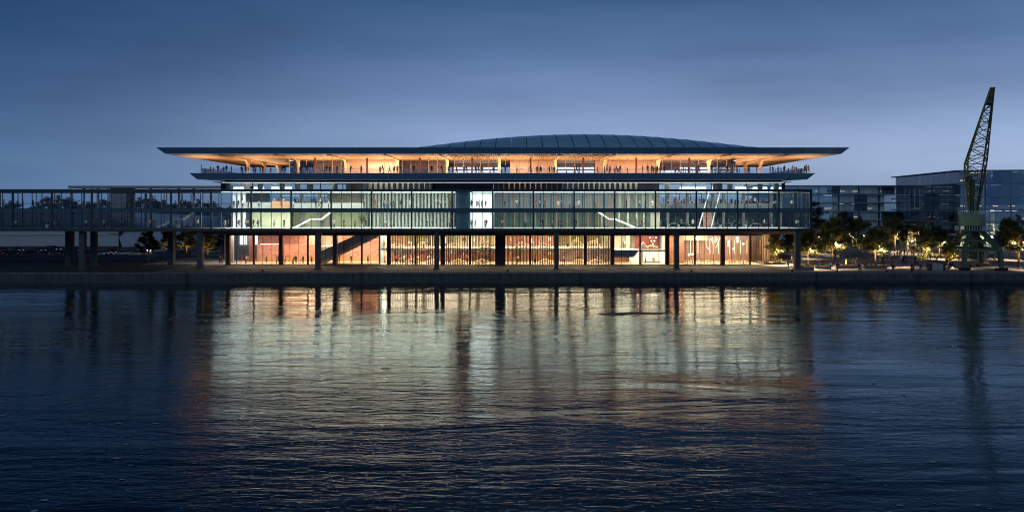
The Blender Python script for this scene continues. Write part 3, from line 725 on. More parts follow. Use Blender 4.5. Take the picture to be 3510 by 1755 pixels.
    # white stair room with a gallery
    W(1304, 1332, 20, M['beige']); W(1300, 1304, 16, M['white'], dy=4)
    # hall behind the slats with its gallery floor
    B('mezzanine', PX(1304, 17), PX(2098, 17), 17.0, 34, 2.92, 3.25, M['beige'], g)
    B('mezzanine_edge', PX(1304, 17), PX(2098, 17), 16.9, 17.0, 2.9, 3.3, M['slate'], g)
    cols_ = [(1335, 1400, 'orange'), (1400, 1560, 'olive'), (1560, 1700, 'beige'), (1700, 1910, 'terra'), (1910, 2060, 'olive'), (2060, 2098, 'palegreen')]
    for a, b, m in cols_: W(a, b, 30, M[m], 3.2, GZ+0.1)
    cols_ = [(1335, 1440, 'mauve'), (1440, 1560, 'terra'), (1560, 1700, 'shelf'), (1700, 1910, 'orange'), (1910, 2098, 'mauve')]
    for a, b, m in cols_: W(a, b, 28, M[m], 0.05, 2.95)
    for i in range(14):
        a = 1350+i*53; W(a, a+6, 27.5, M['shelf'], 0.05, 2.9, 0.3, 'wall_rib'); W(a+20, a+24, 29.5, M['woodlight'], 3.25, 6.3, 0.3, 'wall_rib')
    rr = random.Random(4)
    pc = [M['white'], M['pink'], M['teal'], M['beige'], M['oxblood'], M['woodlight'], M['greywall']]
    for i in range(46):
        p = 1345+i*16.2+rr.uniform(-4, 4)
        if 1690 < p < 1738: continue
        z0_ = rr.uniform(1.2, 1.9); W(p, p+rr.uniform(4, 9), 27.3+0.02*i % 0.3, rr.choice(pc), z0_, z0_+rr.uniform(.5, 1.1), 0.06, 'wall_picture')
        if i % 2: z0_ = rr.uniform(3.9, 4.6); W(p, p+rr.uniform(5, 12), 29.2, rr.choice(pc), z0_, z0_+rr.uniform(.5, 1.4), 0.06, 'wall_picture')
    # exhibition rooms
    B('mezzanine', PX(2106, 15.2), PX(2284, 15.2), 15.2, 30, 2.75, 3.05, M['white'], g)
    W(2106, 2176, 24, M['beige'], 3.05); W(2146, 2160, 22, M['woodlight'], 3.05, name='door'); W(2176, 2262, 20, M['oxblood'], 3.05); B('wall_panel', PX(2281, 15.5), PX(2281, 15.5)+0.2, 15.5, 22, 0.05, 6.4, M['white'], g)
    q = MB(); q.prism([(PX(2106, 15.3), 1.55), (PX(2172, 15.3), 1.55), (PX(2190, 15.3), 3.05), (PX(2106, 15.3), 3.05)], 'y', 15.12, 15.3); q.build('grey_balustrade', M['greywall'], g)
    W(2106, 2158, 24, M['shelf'], 0.05, 2.7); W(2158, 2190, 21, M['white'], 0.05, 2.7); W(2203, 2268, 22, M['white'], 0.05, 2.75); B('wall_panel', PX(2200, 15.8)-0.1, PX(2200, 15.8)+0.1, 15.8, 22, 0.05, 2.75, M['white'], g)
    W(2203, 2268, 21.9, M['dkwall'], 0.05, 0.2, 0.06, 'skirting')
    W(2290, 2345, 19, M['terra']); W(2290, 2345, 18.9, M['orange'], 0.05, 1.2, 0.06, 'plinth')
    # restaurant with a bookcase wall
    W(2345, 2640, 27, M['mauve']); W(2345, 2425, 26, M['palegreen'], 4.6, 6.3)
    for i in range(33): p = 2348+i*8.4; W(p, p+1.0, 26.6, M['chair'], 0.05, 4.6, 0.35, 'bookcase_upright')
    for j in range(8): W(2345, 2625, 26.7, M['chair'], 0.6+j*0.55, 0.64+j*0.55, 0.3, 'bookcase_shelf')
    for p in (2366, 2378, 2392, 2433, 2446, 2462, 2500, 2516, 2538, 2560): W(p, p+1.0, 25.4, M['neon'], 1.7, 4.7, 0.05, 'light_tube')
    for i in range(6): p = 2580+i*10; W(p, p+4, 24, M['woodlight'], 0.05, 6.3, 0.3, 'timber_post')
    # lamps
    def L(p, Y, z, pw, c, sx=5.0, sy=5.0): area('room_lamp', (PX(p, Y), Y, z), sx, sy, pw*1.35, c)
    z = GZ-0.1
    L(820, 22, z, 150, (1, .85, .75)); L(900, 20, z, 150, WARM); L(1020, 21, z, 260, (1, .66, .38)); L(1075, 27.5, z, 120, WARM, 3, 2); L(1120, 24, z, 130, WARM, 3, 3)
    L(1190, 22.5, z, 150, WARM, 3, 3); L(1260, 21, z, 270, WARM); L(1318, 18, z, 85, (1, .9, .7), 1.4, 2); L(1318, 18, 2.85, 50, (1, .85, .6), 1.4, 2)
    for p in range(1360, 2098, 62):
        L(p, 23, z, 150, (1, .8, .58), 3, 6); L(p, 20, 2.85, 105, (1, .74, .48), 3, 3)
        L(p, 15.3, z, 60, (1, .7, .4), 3, 0.5)
    L(2140, 19, z, 120, (1, .88, .64), 3, 4); L(2225, 17.5, z, 70, (1, .8, .55), 3, 3); L(2135, 20, 2.7, 30, WARM, 3, 3); L(2180, 18, 2.7, 45, (1, .88, .64), 1.5, 3); L(2238, 18.5, 2.7, 95, (1, .86, .6), 3, 4)
    L(2320, 16.5, z, 80, AMB, 2, 2)
    for p in (2370, 2430, 2490, 2550): L(p, 20, z, 240, (1, .8, .52), 4, 7)
    L(2600, 20, z, 120, WARM, 3, 4)
ground_floor()
ORD = ['first', 'second', 'third', 'fourth', 'fifth', 'sixth', 'seventh', 'eighth', 'ninth', 'tenth', 'eleventh', 'twelfth', 'thirteenth', 'fourteenth', 'fifteenth', 'sixteenth', 'seventeenth', 'eighteenth', 'nineteenth', 'twentieth', 'twenty-first', 'twenty-second', 'twenty-third', 'twenty-fourth']

# ------------------------------------------------------------------ walkway interior and the rear walkway
def walkway():
    gw, WK = GLZ['gw'], GLZ['WK']
    i = 0; x = -137.0
    while x < XL-1:
        for z0, z1 in ((Z1, Z2), (Z3, Z4)):
            B('rear_mullion', x-0.05, x+0.05, 14.8, 14.95, z0, z1, M['frame'], gw)
        if i % 8 == 0: B('rear_post', x-0.16, x+0.16, 14.6, 15.0, Z1, Z4, M['concrete'], gw)
        x += 3.8; i += 1
    a = -137.0
    while a < XL-1:
        b = min(a+7.6, XL-0.1)
        for z0, z1 in ((Z1, Z2), (Z3, Z4)): B('rear_pane', a+0.05, b-0.05, 14.86, 14.88, z0, z1, M['walkglass'], gw)
        a += 7.6
    stair('staircase', PX(536, 6), PX(597, 6), PX(626, 6), PX(668, 6), Z1, PZ(750, 6), Z2+0.3, 6, 7.4, M['white'], gw)
    B('handrail', -137, XL, 14.3, 14.4, Z3+0.95, Z3+1.05, M['frame'], gw)
    for p in (30, 150, 270, 390, 510, 630, 700):
        area('walkway_lamp', (PX(p, 5), 4, Z4-0.05), 5, 1.2, 3.0, COOL); area('walkway_lamp', (PX(p, 5), 4, Z2-0.05), 5, 1.2, 4.0, COOL)
    rw = empty('rear_walkway', (-76, 26, 0)); tag(rw, 'flat roofed walkway on slim posts behind the glazed bridge', 'walkway')
    a, b = PX(249, 26), PX(757, 26)
    B('roof', a, b+6, 24, 30, 16.15, 16.66, M['concrete'], rw); B('deck', a, b+6, 24, 30, 6.6, 7.2, M['dkconcrete'], rw)
    B('clerestory_beam', a+0.6, b+6, 24.2, 24.5, 15.45, 15.62, M['frame'], rw)
    x = a+0.4; k = 0
    while x < b:
        w = (0.13, 0.3, 0.13, 0.42, 0.16)[k % 5]; B('post', x, x+w, 24.2+(k % 3)*1.6, 24.2+(k % 3)*1.6+w, (7.2 if k % 5 == 3 else 11.6), 16.15, M['concrete'] if k % 2 else M['dkconcrete'], rw)
        x += (2.0, 1.2, 2.6, 1.6, 2.8)[k % 5]; k += 1
    B('stair_core', PX(378, 25), PX(436, 25), 25, 29, 6.9, 16.1, M['concrete'], rw)
    for p in (244, 592, 690): B('pier', PX(p, 27)-0.5, PX(p, 27)+0.5, 26.5, 27.5, 0, 6.6, M['dkconcrete'], rw)
walkway()

# ------------------------------------------------------------------ buildings behind
M['hallglass'] = mat('dark hall window', (0.012, 0.02, 0.03), 0.3, spec=0.4)
def exhibition_hall():
    t = empty('exhibition_hall', (-120, 100, 0)); tag(t, 'low dark hall with horizontal bands behind the car park', 'building')
    a, b = -230.0, PX(406, 100)
    band = mat('grey banded cladding', (0.36, 0.39, 0.43), 0.6, var=0.2, vscale=0.5, stretch=(0.2, 1, 6), coord='World')
    B('wall', a, b, 100.4, 104, 0, 10.4, M['dkwall'], t); B('roof', a, b+0.3, 99.6, 104, 10.4, 10.8, M['dkconcrete'], t)
    for k, (z0, z1) in enumerate(((0.1, 0.9), (0.95, 1.9), (1.95, 2.9), (2.95, 3.75), (4.15, 4.8), (4.85, 5.6))): B('cladding_band', a, b, 100.2-0.06*k, 100.4, z0, z1, band, t)
    B('pale_ledge', a, b, 99.5, 100.3, 3.8, 4.1, M['path'], t); B('light_line', a, b-3, 99.4, 99.5, 3.88, 3.98, mat('dim light line', (0.5, 0.55, 0.62), 0.5, emit=0.12), t)
    x = a
    while x < b: B('window', x+0.15, x+3.85, 100.2, 100.38, 5.8, 10.2, M['hallglass'], t); x += 4
    w = empty('sloping_wing', (-105, 96, 0)); tag(w, 'pale sloping concrete wing beside the dark banded hall', 'building')
    pale = mat('pale blue concrete', (0.36, 0.42, 0.48), 0.6, var=0.12, vscale=0.15, coord='World')
    xa, xb = PX(418, 96), PX(388, 96)
    q = MB(); v = [(xa, 96, 0), (PX(640, 96), 94, 0.6), (PX(640, 96), 112, 9), (PX(384, 112), 112, 10.6), (xa, 130, 0), (PX(640, 96), 130, 0.6), (PX(640, 96), 130, 9), (PX(384, 112), 130, 10.6)]
    q.poly(v, [(0, 1, 2, 3), (4, 7, 6, 5), (0, 3, 7, 4), (1, 5, 6, 2), (3, 2, 6, 7), (0, 4, 5, 1)]); q.build('sloping_wall', pale, w)
exhibition_hall()

def office(name, label, corners, floors, x_sub, seed, lit, refl, core):
    """glass storeys between thin projecting slabs; corners run along the front, each (x, y)"""
    rnd = random.Random(seed)
    t = empty(name, (corners[0][0], corners[0][1], 0)); tag(t, label, 'building')
    og = glass(name+' glass', (0.62, 0.68, 0.74), 1.6, 0.02, (0.85, 0.92, 1.0), refl)
    slab = mat(name+' slab', (0.16, 0.19, 0.23), 0.5, 0.2)
    for (xa, ya), (xb, yb) in zip(corners[:-1], corners[1:]):
        L_ = math.hypot(xb-xa, yb-ya); ang = math.atan2(yb-ya, xb-xa); d = Vector((math.cos(ang), math.sin(ang), 0)); nn = Vector((d.y, -d.x, 0))
        def bx(nm, s0, s1, o0, o1, z0, z1, m):
            if m.name not in UNIT: UNIT[m.name] = MB().box(-.5, .5, -.5, .5, -.5, .5).mesh('block', m)
            c = Vector((xa, ya, 0))+d*((s0+s1)/2)+nn*((o0+o1)/2)
            return link(nm, UNIT[m.name], t, (c.x, c.y, (z0+z1)/2), (0, 0, ang), (s1-s0, abs(o1-o0), z1-z0))
        bx('core_wall', 0.2, L_-0.2, -9.2, -9, 0, floors[-1], core)
        for z in floors: bx('slab', -1.2, L_+1.2, -14, 1.3, z-0.22, z+0.16, slab)
        for z0, z1 in zip(floors[:-1], floors[1:]):
            n = max(2, int(L_/x_sub))
            for i in range(n):
                s0, s1 = L_*i/n, L_*(i+1)/n
                bx('pane', s0+0.04, s1-0.04, -0.02, 0.02, z0+0.17, z1-0.23, og)
                if rnd.random() < 0.22: bx('blind', s0+0.1, s1-0.1, -0.6, -0.5, z0+0.17, z1-0.23, M['teal'])
                r = rnd.random()
                if r < lit: bx('ceiling_lamp', s0+(s1-s0)*0.15, s0+(s1-s0)*(0.45+0.5*rnd.random()), -4-3*rnd.random(), -3.8, z1-0.45, z1-0.35, M['officelamp'] if rnd.random() < 0.6 else M['officewarm'])
                elif r < lit*2.6: bx('desk_lamp', s0+(s1-s0)*rnd.random()*0.5, s0+(s1-s0)*(0.55), -3.4, -3.3, z0+1.0, z0+1.25, M['officewarm'])
            for k in range(int(L_/7.5)+1): bx('column', min(L_-0.6, k*7.5), min(L_-0.1, k*7.5+0.5), -1.6, -1.1, z0, z1, M['dkconcrete'])
    return t
M['officelamp'] = emis('office lamp', (0.9, 0.95, 1.0), 1.6); M['officewarm'] = emis('warm office lamp', (1.0, 0.72, 0.42), 1.8)
A_far = office('office_building', 'hazy blue glass office block with thin floor slabs behind the plaza trees', [(PX(2600, 152), 152), (PX(3070, 152), 152)],
               [0, 4.3, 7.5, 10.7, 13.9, 17.1, 20.2], 5.0, 3, 0.16, 0.14, M['greywall'])
B_far = office('office_tower', 'tall dark glass office building with projecting slabs behind the harbour crane', [(PX(3070, 152), 152), (PX(3290, 100), 100), (PX(3640, 96), 96)],
               [0, 3.6, 7.5, 11.4, 15.3, 19.4, 23.4], 4.2, 5, 0.30, 0.10, M['slate'])
def far_details():
    t = B_far
    for z in (4.0, 7.2, 10.4, 13.6, 16.8, 19.9):
        for p in (2700, 2830, 2960): area('office_haze_fill', (PX(p, 157), 157, z), 26, 5, 190, (0.72, 0.87, 1.0))  # cool fill added on every storey, giving both office blocks their pale haze
    for z in (7.2, 11.1, 15.0, 19.1, 23.1):
        for p in (3340, 3440, 3560): area('office_haze_fill', (PX(p, 103), 102, z), 9, 4, 60, (0.8, 0.85, 1.0))
    # lit lobby with pale round piers
    lob = mat('lobby wall', (0.5, 0.45, 0.26), 0.7, var=0.2, vscale=0.5, coord='World')
    for p0, p1, z1, Y in ((3262, 3320, 7.2, 108), (3345, 3420, 3.5, 104), (3384, 3410, 11.3, 106)): B('lobby_wall', PX(p0, Y), PX(p1, Y), Y, Y+0.3, 0.1, z1, lob, t)
    for p in (3268, 3300, 3350, 3398): area('lobby_lamp', (PX(p, 103), 102.5, 3.3), 2.5, 2, 700, (1, 0.85, 0.5))
    for p in (3300, 3398): area('lobby_lamp', (PX(p, 104), 103, 7.2), 3, 2, 800, (1, 0.85, 0.5))
    B('screen_panel', PX(3378, 99), PX(3508, 99), 98.4, 98.5, 12.8, 22.9, glass('frosted screen', (0.5, 0.55, 0.68), 1.7, 0.25, (0.8, 0.85, 1.0), 0.18), t)
    for i in range(3): B('strip_light', PX(3382+i*18, 102), PX(3406+i*22, 102), 102+i, 102.15+i, 22.1-0.35*(i % 2), 22.2-0.35*(i % 2), M['led'], t)
    for i in range(3): B('strip_light', PX(3368+i*14, 102), PX(3398+i*16, 102), 102+i, 102.15+i, 11.0+0.12*i, 11.08+0.12*i, M['led'], t)
    # plaza-side gabled pavilion
    h = empty('gabled_pavilion', (PX(3132, 84), 84, 0)); tag(h, 'small lit yellow pavilion with gabled roof behind the plaza', 'house')
    x0, x1, Y = PX(3110, 84), PX(3155, 84), 84
    wl_ = mat('pavilion wall', (0.55, 0.45, 0.22), 0.7, var=0.15)
    B('wall', x0+0.3, x1-0.3, Y+1.5, Y+6, 0, 5.2, wl_, h)
    q = MB(); q.prism([(x0-0.4, 5.2), (x1+0.4, 5.2), ((x0+x1)/2, 7.4)], 'y', Y, Y+6.5); q.build('gable_roof', M['shelf'], h)
    for i in range(5): xx = x0+0.2+(x1-x0-0.4)*i/4; B('column', xx-0.12, xx+0.12, Y+0.3, Y+0.55, 0, 5.2, M['white'], h)
    for i in range(4): xx = x0+0.5+(x1-x0-0.6)*i/4; B('window', xx, xx+0.45, Y+1.4, Y+1.49, 1.2, 4.2, M['officewarm'], h)
    area('pavilion_lamp', ((x0+x1)/2, Y+1.0, 5.0), 3, 0.8, 40, (1, .75, .35))
far_details()

# ------------------------------------------------------------------ harbour crane
def crane():
    t = empty('harbour_crane', (89.5, 3.5, 0)); tag(t, 'old green harbour crane with lattice jib on a four-legged portal', 'crane')
    feet = [(85.0, -2.0), (91.3, -3.3), (94.4, 8.8), (88.1, 10.1)]
    cx, cy_ = 89.75, 3.4
    kz, tz, rz_ = 3.85, 7.25, 7.3
    knees, tops = [], []
    for (x, y) in feet:
        kx, ky = x+(cx-x)*0.06, y+(cy_-y)*0.06; knees.append((kx, ky, kz))
        tx, ty = cx+(x-cx)*0.34, cy_+(y-cy_)*0.34; tops.append((tx, ty, tz))
    for i, (x, y) in enumerate(feet):
        q = MB(); q.bar((x, y, 0.55), knees[i], 0.40, 0.54, 4); q.bar(knees[i], tops[i], 0.54, 0.42, 4); q.ball(knees[i], 0.5, 8)
        q.build('leg', M['crane'], t)
        q = MB(); q.box(x-0.95, x+0.95, y-0.42, y+0.42, 0.1, 0.6)
        bo = q.build('bogie', M['iron'], t)
        for s in (-0.55, 0.55):
            q = MB(); q.bar((x+s, y-0.3, 0.27), (x+s, y+0.3, 0.27), 0.27, n=10); q.build('bogie_wheel', M['iron'], bo)
    for i in range(4):
        j = (i+1) % 4
        def lerp(a, b, u): return tuple(a[k]+(b[k]-a[k])*u for k in range(3))
        B_ = lambda nm, a, b, r: (lambda q: (q.bar(a, b, r, n=4), q.build(nm, M['crane'], t)))(MB())
        B_('portal_beam', knees[i], knees[j], 0.34); mi, mj = lerp(knees[i], tops[i], 0.5), lerp(knees[j], tops[j], 0.5)
        B_('portal_beam', mi, mj, 0.2); B_('diagonal_brace', knees[i], lerp(mi, mj, 0.5), 0.14); B_('diagonal_brace', knees[j], lerp(mi, mj, 0.5), 0.14)
        B_('diagonal_brace', mi, lerp(tops[i], tops[j], 0.5), 0.12); B_('diagonal_brace', mj, lerp(tops[i], tops[j], 0.5), 0.12)
        a, b = (feet[i][0], feet[i][1], 1.0), knees[j]
        if i in (1, 3, 2): B_('cross_brace', a, lerp(b, knees[i], 0.02), 0.10); B_('cross_brace', (feet[j][0], feet[j][1], 1.0), knees[i], 0.10)
    q = MB(); q.bar((cx, cy_, 1.9), (cx, cy_, tz), 0.75, n=10); q.build('centre_shaft', M['cranejib'], t)
    q = MB(); q.bar((cx, cy_, rz_), (cx, cy_, rz_+0.22), 3.25, n=28); ring = q.build('slew_platform', M['crane'], t)
    n = 44
    for i in range(n):
        a = 2*math.pi*i/n; x, y = cx+3.18*math.cos(a), cy_+3.18*math.sin(a)
        B('baluster', x-0.035, x+0.035, y-0.035, y+0.035, rz_+0.22, rz_+1.05, M['joint'], ring)
    q = MB(); q.tube([(cx+3.18*math.cos(2*math.pi*i/n), cy_+3.18*math.sin(2*math.pi*i/n), rz_+1.06) for i in range(n+1)], 0.045, 4); q.build('handrail', M['crane'], ring)
    # machine house, turned so that one face looks to the plaza lights
    yaw = R(-20); d = Vector((math.sin(R(20)), math.cos(R(20)), 0)); u = Vector((d.y, -d.x, 0)); c = Vector((cx-0.25, cy_-0.2, 0))
    def P3(a, b, z): v = c+u*a+d*b; return (v.x, v.y, z)
    hz0, hz1 = 8.35, 10.65
    fp = [(-2.35, -2.2), (0.7, -2.9), (2.3, 1.8), (-2.2, 2.3)]
    q = MB(); vs = [P3(a, b, hz0) for a, b in fp]+[P3(a, b, hz1) for a, b in fp]
    q.poly(vs, [(3, 2, 1, 0), (4, 5, 6, 7), (0, 1, 5, 4), (1, 2, 6, 5), (2, 3, 7, 6), (3, 0, 4, 7)]); house = q.build('machine_house', M['cranehouse'], t)
    q = MB(); q.bar((cx, cy_, rz_+0.22), (cx, cy_, hz0), 1.7, n=16); q.build('turntable', M['cranejib'], t)
    for k in range(4):
        a, b = Vector(P3(*fp[k], hz1)), Vector(P3(*fp[(k+1) % 4], hz1)); m_ = 11
        for i in range(m_):
            p = a+(b-a)*(i/m_); B('baluster', p.x-0.035, p.x+0.035, p.y-0.035, p.y+0.035, hz1, hz1+0.62, M['joint'], house)
        q = MB(); q.bar(a+Vector((0, 0, .62)), b+Vector((0, 0, .62)), 0.04, n=4); q.build('handrail', M['crane'], house)
    # ladder tower
    tw = empty('ladder_tower', P3(-1.2, -1.0, hz1), t)
    base = [P3(-1.75, -1.2, hz1), P3(-0.85, -1.4, hz1), P3(-0.7, -0.2, hz1), P3(-1.6, 0, hz1)]
    ht = 6.9
    yel = mat('yellow-green paint and painted jib light', (0.2, 0.2, 0.055), 0.6, var=0.4, vscale=2)
    for i, b in enumerate(base):
        q = MB(); q.bar(b, (b[0], b[1], b[2]+ht), 0.075, n=4); q.bar((b[0], b[1], b[2]+ht), (base[2][0]+0.3, base[2][1]-0.5, hz1+ht+0.7), 0.07, n=4); q.build('tower_post', yel, tw)
    for k in range(15):
        z = hz1+0.45*(k+1)
        for i in range(4):
            a, b = base[i], base[(i+1) % 4]; q = MB(); q.bar((a[0], a[1], z), (b[0], b[1], z), 0.04, n=4); q.build('rung', yel, tw)
    q = MB(); q.bar(P3(-0.35, -0.9, hz1), P3(-0.2, -0.7, hz1+6.6), 0.5, n=4); q.build('cable_drum_mast', M['cranejib'], t)
    q = MB(); q.bar(P3(-0.8, -1.2, hz1+6.7), P3(-0.8, -0.9, hz1+6.7), 0.55, n=14); q.build('sheave_wheel', M['iron'], t)
    # jib: four chords with bracing; slewed mostly away from the water
    dj = Vector((0.33, 0.94, 0)).normalized(); uj = Vector((dj.y, -dj.x, 0))
    def axis(s):
        k = s/0.38
        if s < 0.38: return Vector((89.75+1.0*k, 3.4+1.2*k, hz1+0.2+9.6*k))
        k = (s-0.38)/0.62; return Vector((90.75+5.2*k, 4.6+3.2*k, 20.45+15.3*k))
    def sect(s):                                     # half width, half depth along the jib
        if s < 0.38: k = s/0.38; return 0.6+1.1*k, 0.5+1.6*k
        k = (s-0.38)/0.62; return 1.7-1.38*k, 2.1-1.85*k
    jb = empty('jib', tuple(axis(0)), t)
    N = 15; st = [i/N for i in range(N+1)]; corners = []
    for s in st:
        a = axis(s); hw, hd = sect(s); v = (dj*0.97+Vector((0, 0, -0.2))); sh = Vector((0, 0, 0))
        corners.append([a+uj*(sx*hw)+v*(sd*hd)+sh for sx, sd in ((-1, -1), (1, -1), (1, 1), (-1, 1))])
    for c4 in range(4):
        q = MB(); q.tube([corners[i][c4] for i in range(N+1)], 0.15, 4); q.build('chord', M['cranejib'] if c4 in (1, 2) else yel, jb)  # left side yellow-green, rest dark: light on that side is painted in
    for i in range(N):
        for f in range(4):
            g = (f+1) % 4; m_ = M['cranejib'] if f in (0, 1, 2) else yel
            if f == 3: m_ = yel
            a0, b0, a1, b1 = corners[i][f], corners[i][g], corners[i+1][f], corners[i+1][g]
            if i: q = MB(); q.bar(a0, b0, 0.085, n=4); q.build('strut', m_, jb)
            if f == 0:
                q = MB(); q.bar(a0, b1, 0.085, n=4); q.build('brace', m_, jb); q = MB(); q.bar(b0, a1, 0.085, n=4); q.build('brace', m_, jb)
            else:
                q = MB(); (q.bar(a0, b1, 0.09, n=4) if i % 2 else q.bar(b0, a1, 0.09, n=4)); q.build('brace', m_, jb)
    tip = corners[N]; q = MB(); vs = [tuple(p) for p in corners[N-2]]+[tuple(p) for p in tip]
    q.poly(vs, [(4, 5, 6, 7), (0, 1, 5, 4), (1, 2, 6, 5), (2, 3, 7, 6), (3, 0, 4, 7)]); q.build('jib_head', M['cranejib'], jb)
crane()
for loc, aim, pw in (((80, 2, 0.3), (88, 2, 9), 600), ((84, 9, 0.3), (88.5, 3, 14), 500), ((79, 6, 0.3), (90, 3.5, 20), 500)):
    spot('crane_floodlight', loc, aim, pw, (0.95, 0.95, 0.72), 1.2, 0.7, 0.3)

# ------------------------------------------------------------------ trees and planters
def tree_meshes(seed, h, spread, nleaf, leaf, trunk_h=0.3, lsz=0.3):
    r = random.Random(seed)
    q = MB(); tips = []
    th = h*trunk_h
    q.bar((0, 0, 0), (0.03, 0.02, th), 0.13, 0.10, 8)
    q.bar((0.03, 0.02, th), (0.05, -0.04, h*0.92), 0.10, 0.025, 7)
    for k in range(16):
        z = th*0.95+(h*0.84-th)*(k/15.0); a = k*2.4+r.uniform(-.4, .4)
        ln = spread*(1.0-0.72*((z-th)/(h-th)))*r.uniform(0.5, 1.22); rise = r.uniform(0.25, 0.6)*ln
        p0 = Vector((0.03, 0.0, z)); p1 = p0+Vector((math.cos(a)*ln*0.5, math.sin(a)*ln*0.5, rise*0.35)); p2 = p0+Vector((math.cos(a)*ln, math.sin(a)*ln, rise))
        q.bar(p0, p1, 0.055, 0.035, 5); q.bar(p1, p2, 0.035, 0.012, 5)
        for t in (0.45, 0.7, 0.88, 1.0): tips.append((p0.lerp(p2, t)+Vector((0, 0, 0.05)), 0.24+0.42*(1-t)*spread*0.4))
        for s in (-1, 1):
            b = p1.lerp(p2, 0.4); e = b+Vector((math.cos(a+s*0.8)*ln*0.4, math.sin(a+s*0.8)*ln*0.4, rise*0.5)); q.bar(b, e, 0.02, 0.008, 4); tips.append((e, 0.34)); tips.append((b.lerp(e, .5), 0.34))
    tips += [(Vector((0.05, 0, h*f)), 0.28) for f in (0.86, 0.92, 0.97)]
    trunk = q.mesh('trunk', M['bark'])
    vs, fs = [], []
    for i in range(nleaf):
        c, rad = tips[r.randrange(len(tips))]
        dv = Vector((r.gauss(0, 1), r.gauss(0, 1), r.gauss(0, 0.75))); dv = dv.normalized()*rad*1.25*abs(r.gauss(0.75, 0.4))
        p = c+dv; a, b = r.uniform(0, 6.28), r.uniform(-0.9, 0.9)
        e1 = Vector((math.cos(a)*math.cos(b), math.sin(a)*math.cos(b), math.sin(b))); e2 = e1.cross(Vector((r.gauss(0, .5), r.gauss(0, .5), 1))).normalized(); s = lsz*r.uniform(0.55, 1.25)
        k = len(vs); vs += [p-e1*s*0.5, p-e2*s*0.3+e1*s*0.05, p+e1*s*0.5, p+e2*s*0.3+e1*s*0.05]; fs += [(k, k+1, k+2), (k, k+2, k+3)]
    crown = bpy.data.meshes.new('crown'); crown.from_pydata([tuple(v) for v in vs], [], fs); crown.materials.append(leaf)
    return trunk, crown
TREES = {}; TK = 0
def get_tree(kind):
    if kind not in TREES:
        i, k = kind
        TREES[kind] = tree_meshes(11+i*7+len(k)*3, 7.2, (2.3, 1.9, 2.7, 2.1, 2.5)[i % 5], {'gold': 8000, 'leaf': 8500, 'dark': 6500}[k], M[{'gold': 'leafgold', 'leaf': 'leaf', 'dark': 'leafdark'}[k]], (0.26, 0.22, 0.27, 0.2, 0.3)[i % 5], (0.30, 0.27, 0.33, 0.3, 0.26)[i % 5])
    return TREES[kind]
def tree(px, py, top, kind, label, lit=0.0, group='plaza trees', X=None, Y=None, h=None, wide=1.0):
    y = GY(py) if Y is None else Y; x = PX(px, y) if X is None else X
    hh = (PZ(top-15, y) if h is None else h); s = hh/7.2
    t = empty('tree', (x, y, 0), rz=random.uniform(0, 6.28)); tag(t, label, 'tree', group)
    global TK; TK += 1
    tr, cw = get_tree(((kind[0]+TK) % 5, kind[1])); wide *= (1.0, 0.86, 1.12, 0.94)[TK % 4]
    for nm, me in (('trunk', tr), ('crown', cw)):
        o = bpy.data.objects.new(nm, me); C.objects.link(o); o.parent = t; o.scale = (s*wide, s*wide, s)
    if lit:
        spot('tree_uplight', (x+1.8, y-4.6, 0.25), (x, y, hh*0.42), 3600*lit, (1.0, 0.64, 0.22), 0.85, 0.9, 0.2); spot('tree_uplight', (x-2.2, y-4.0, 0.25), (x-0.2, y, hh*0.4), 2800*lit, (1.0, 0.64, 0.22), 0.85, 0.9, 0.2)
    if group == 'plaza trees':
        spot('added_crown_fill', (x+0.5, y-1.4, hh*0.52), (x+0.5, y-1.6, 0), 7000, (1.0, 0.70, 0.44), 2.3, 0.5, 0.2)  # unseen fill lamp added inside each crown to brighten the paving
    return t
PT = [(2657, 905, 806, (0, 'leaf'), 'lit tree against the restaurant glass at the building corner', 1.0), (2711, 886, 800, (1, 'dark'), 'dark tree behind the pier at the end of the building', 0.5),
      (2770, 917, 792, (2, 'leaf'), 'golden lit tree just beyond the last building pier', 1.1), (2854, 913, 752, (1, 'leaf'), 'tall tree lit golden at its foot, beside the crouching planters', 1.1),
      (2898, 885, 738, (0, 'dark'), 'tallest dark tree rising in the middle of the plaza', 0.0), (2945, 880, 755, (2, 'leaf'), 'tree lit from below behind the long planter', 0.8),
      (2999, 911, 792, (0, 'leaf'), 'lit tree standing in the front planter of the plaza', 1.1), (3068, 862, 752, (1, 'leaf'), 'lit tree at the far side of the plaza by the pavilion', 1.0),
      (3166, 917, 780, (2, 'leaf'), 'lit tree beside the seated people near the crane', 1.0), (3219, 886, 786, (0, 'dark'), 'bushy dark tree behind the harbour crane portal', 0.6),
      (3251, 917, 842, (1, 'gold'), 'small golden tree next to the crane foot', 1.1), (3491, 919, 750, (2, 'leaf'), 'large lit tree beyond the harbour crane', 1.0),
      (2800, 872, 752, (1, 'dark'), 'dark tree behind the golden tree by the pier', 0.0), (3110, 872, 775, (0, 'dark'), 'dark slim tree close to the gabled pavilion', 0.0),
      (3455, 888, 770, (0, 'dark'), 'dark tree behind the large tree beyond the crane', 0.0)]
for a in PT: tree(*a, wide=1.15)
for a in ((509, 899, 803, (1, 'dark'), 'dark young tree standing alone in front of the parked cars', 0.0), (578, 890, 786, (0, 'leaf'), 'lit tree behind the bridge pier by the path', 0.45),
          (640, 881, 786, (2, 'leaf'), 'lit tree between two bridge piers', 0.55), (713, 890, 790, (1, 'leaf'), 'lit tree closest to the glazed lobby', 0.5), (763, 877, 792, (0, 'dark'), 'dark tree against the lobby corner', 0.0)):
    tree(*a, group='trees by the car park')
rt = random.Random(5)
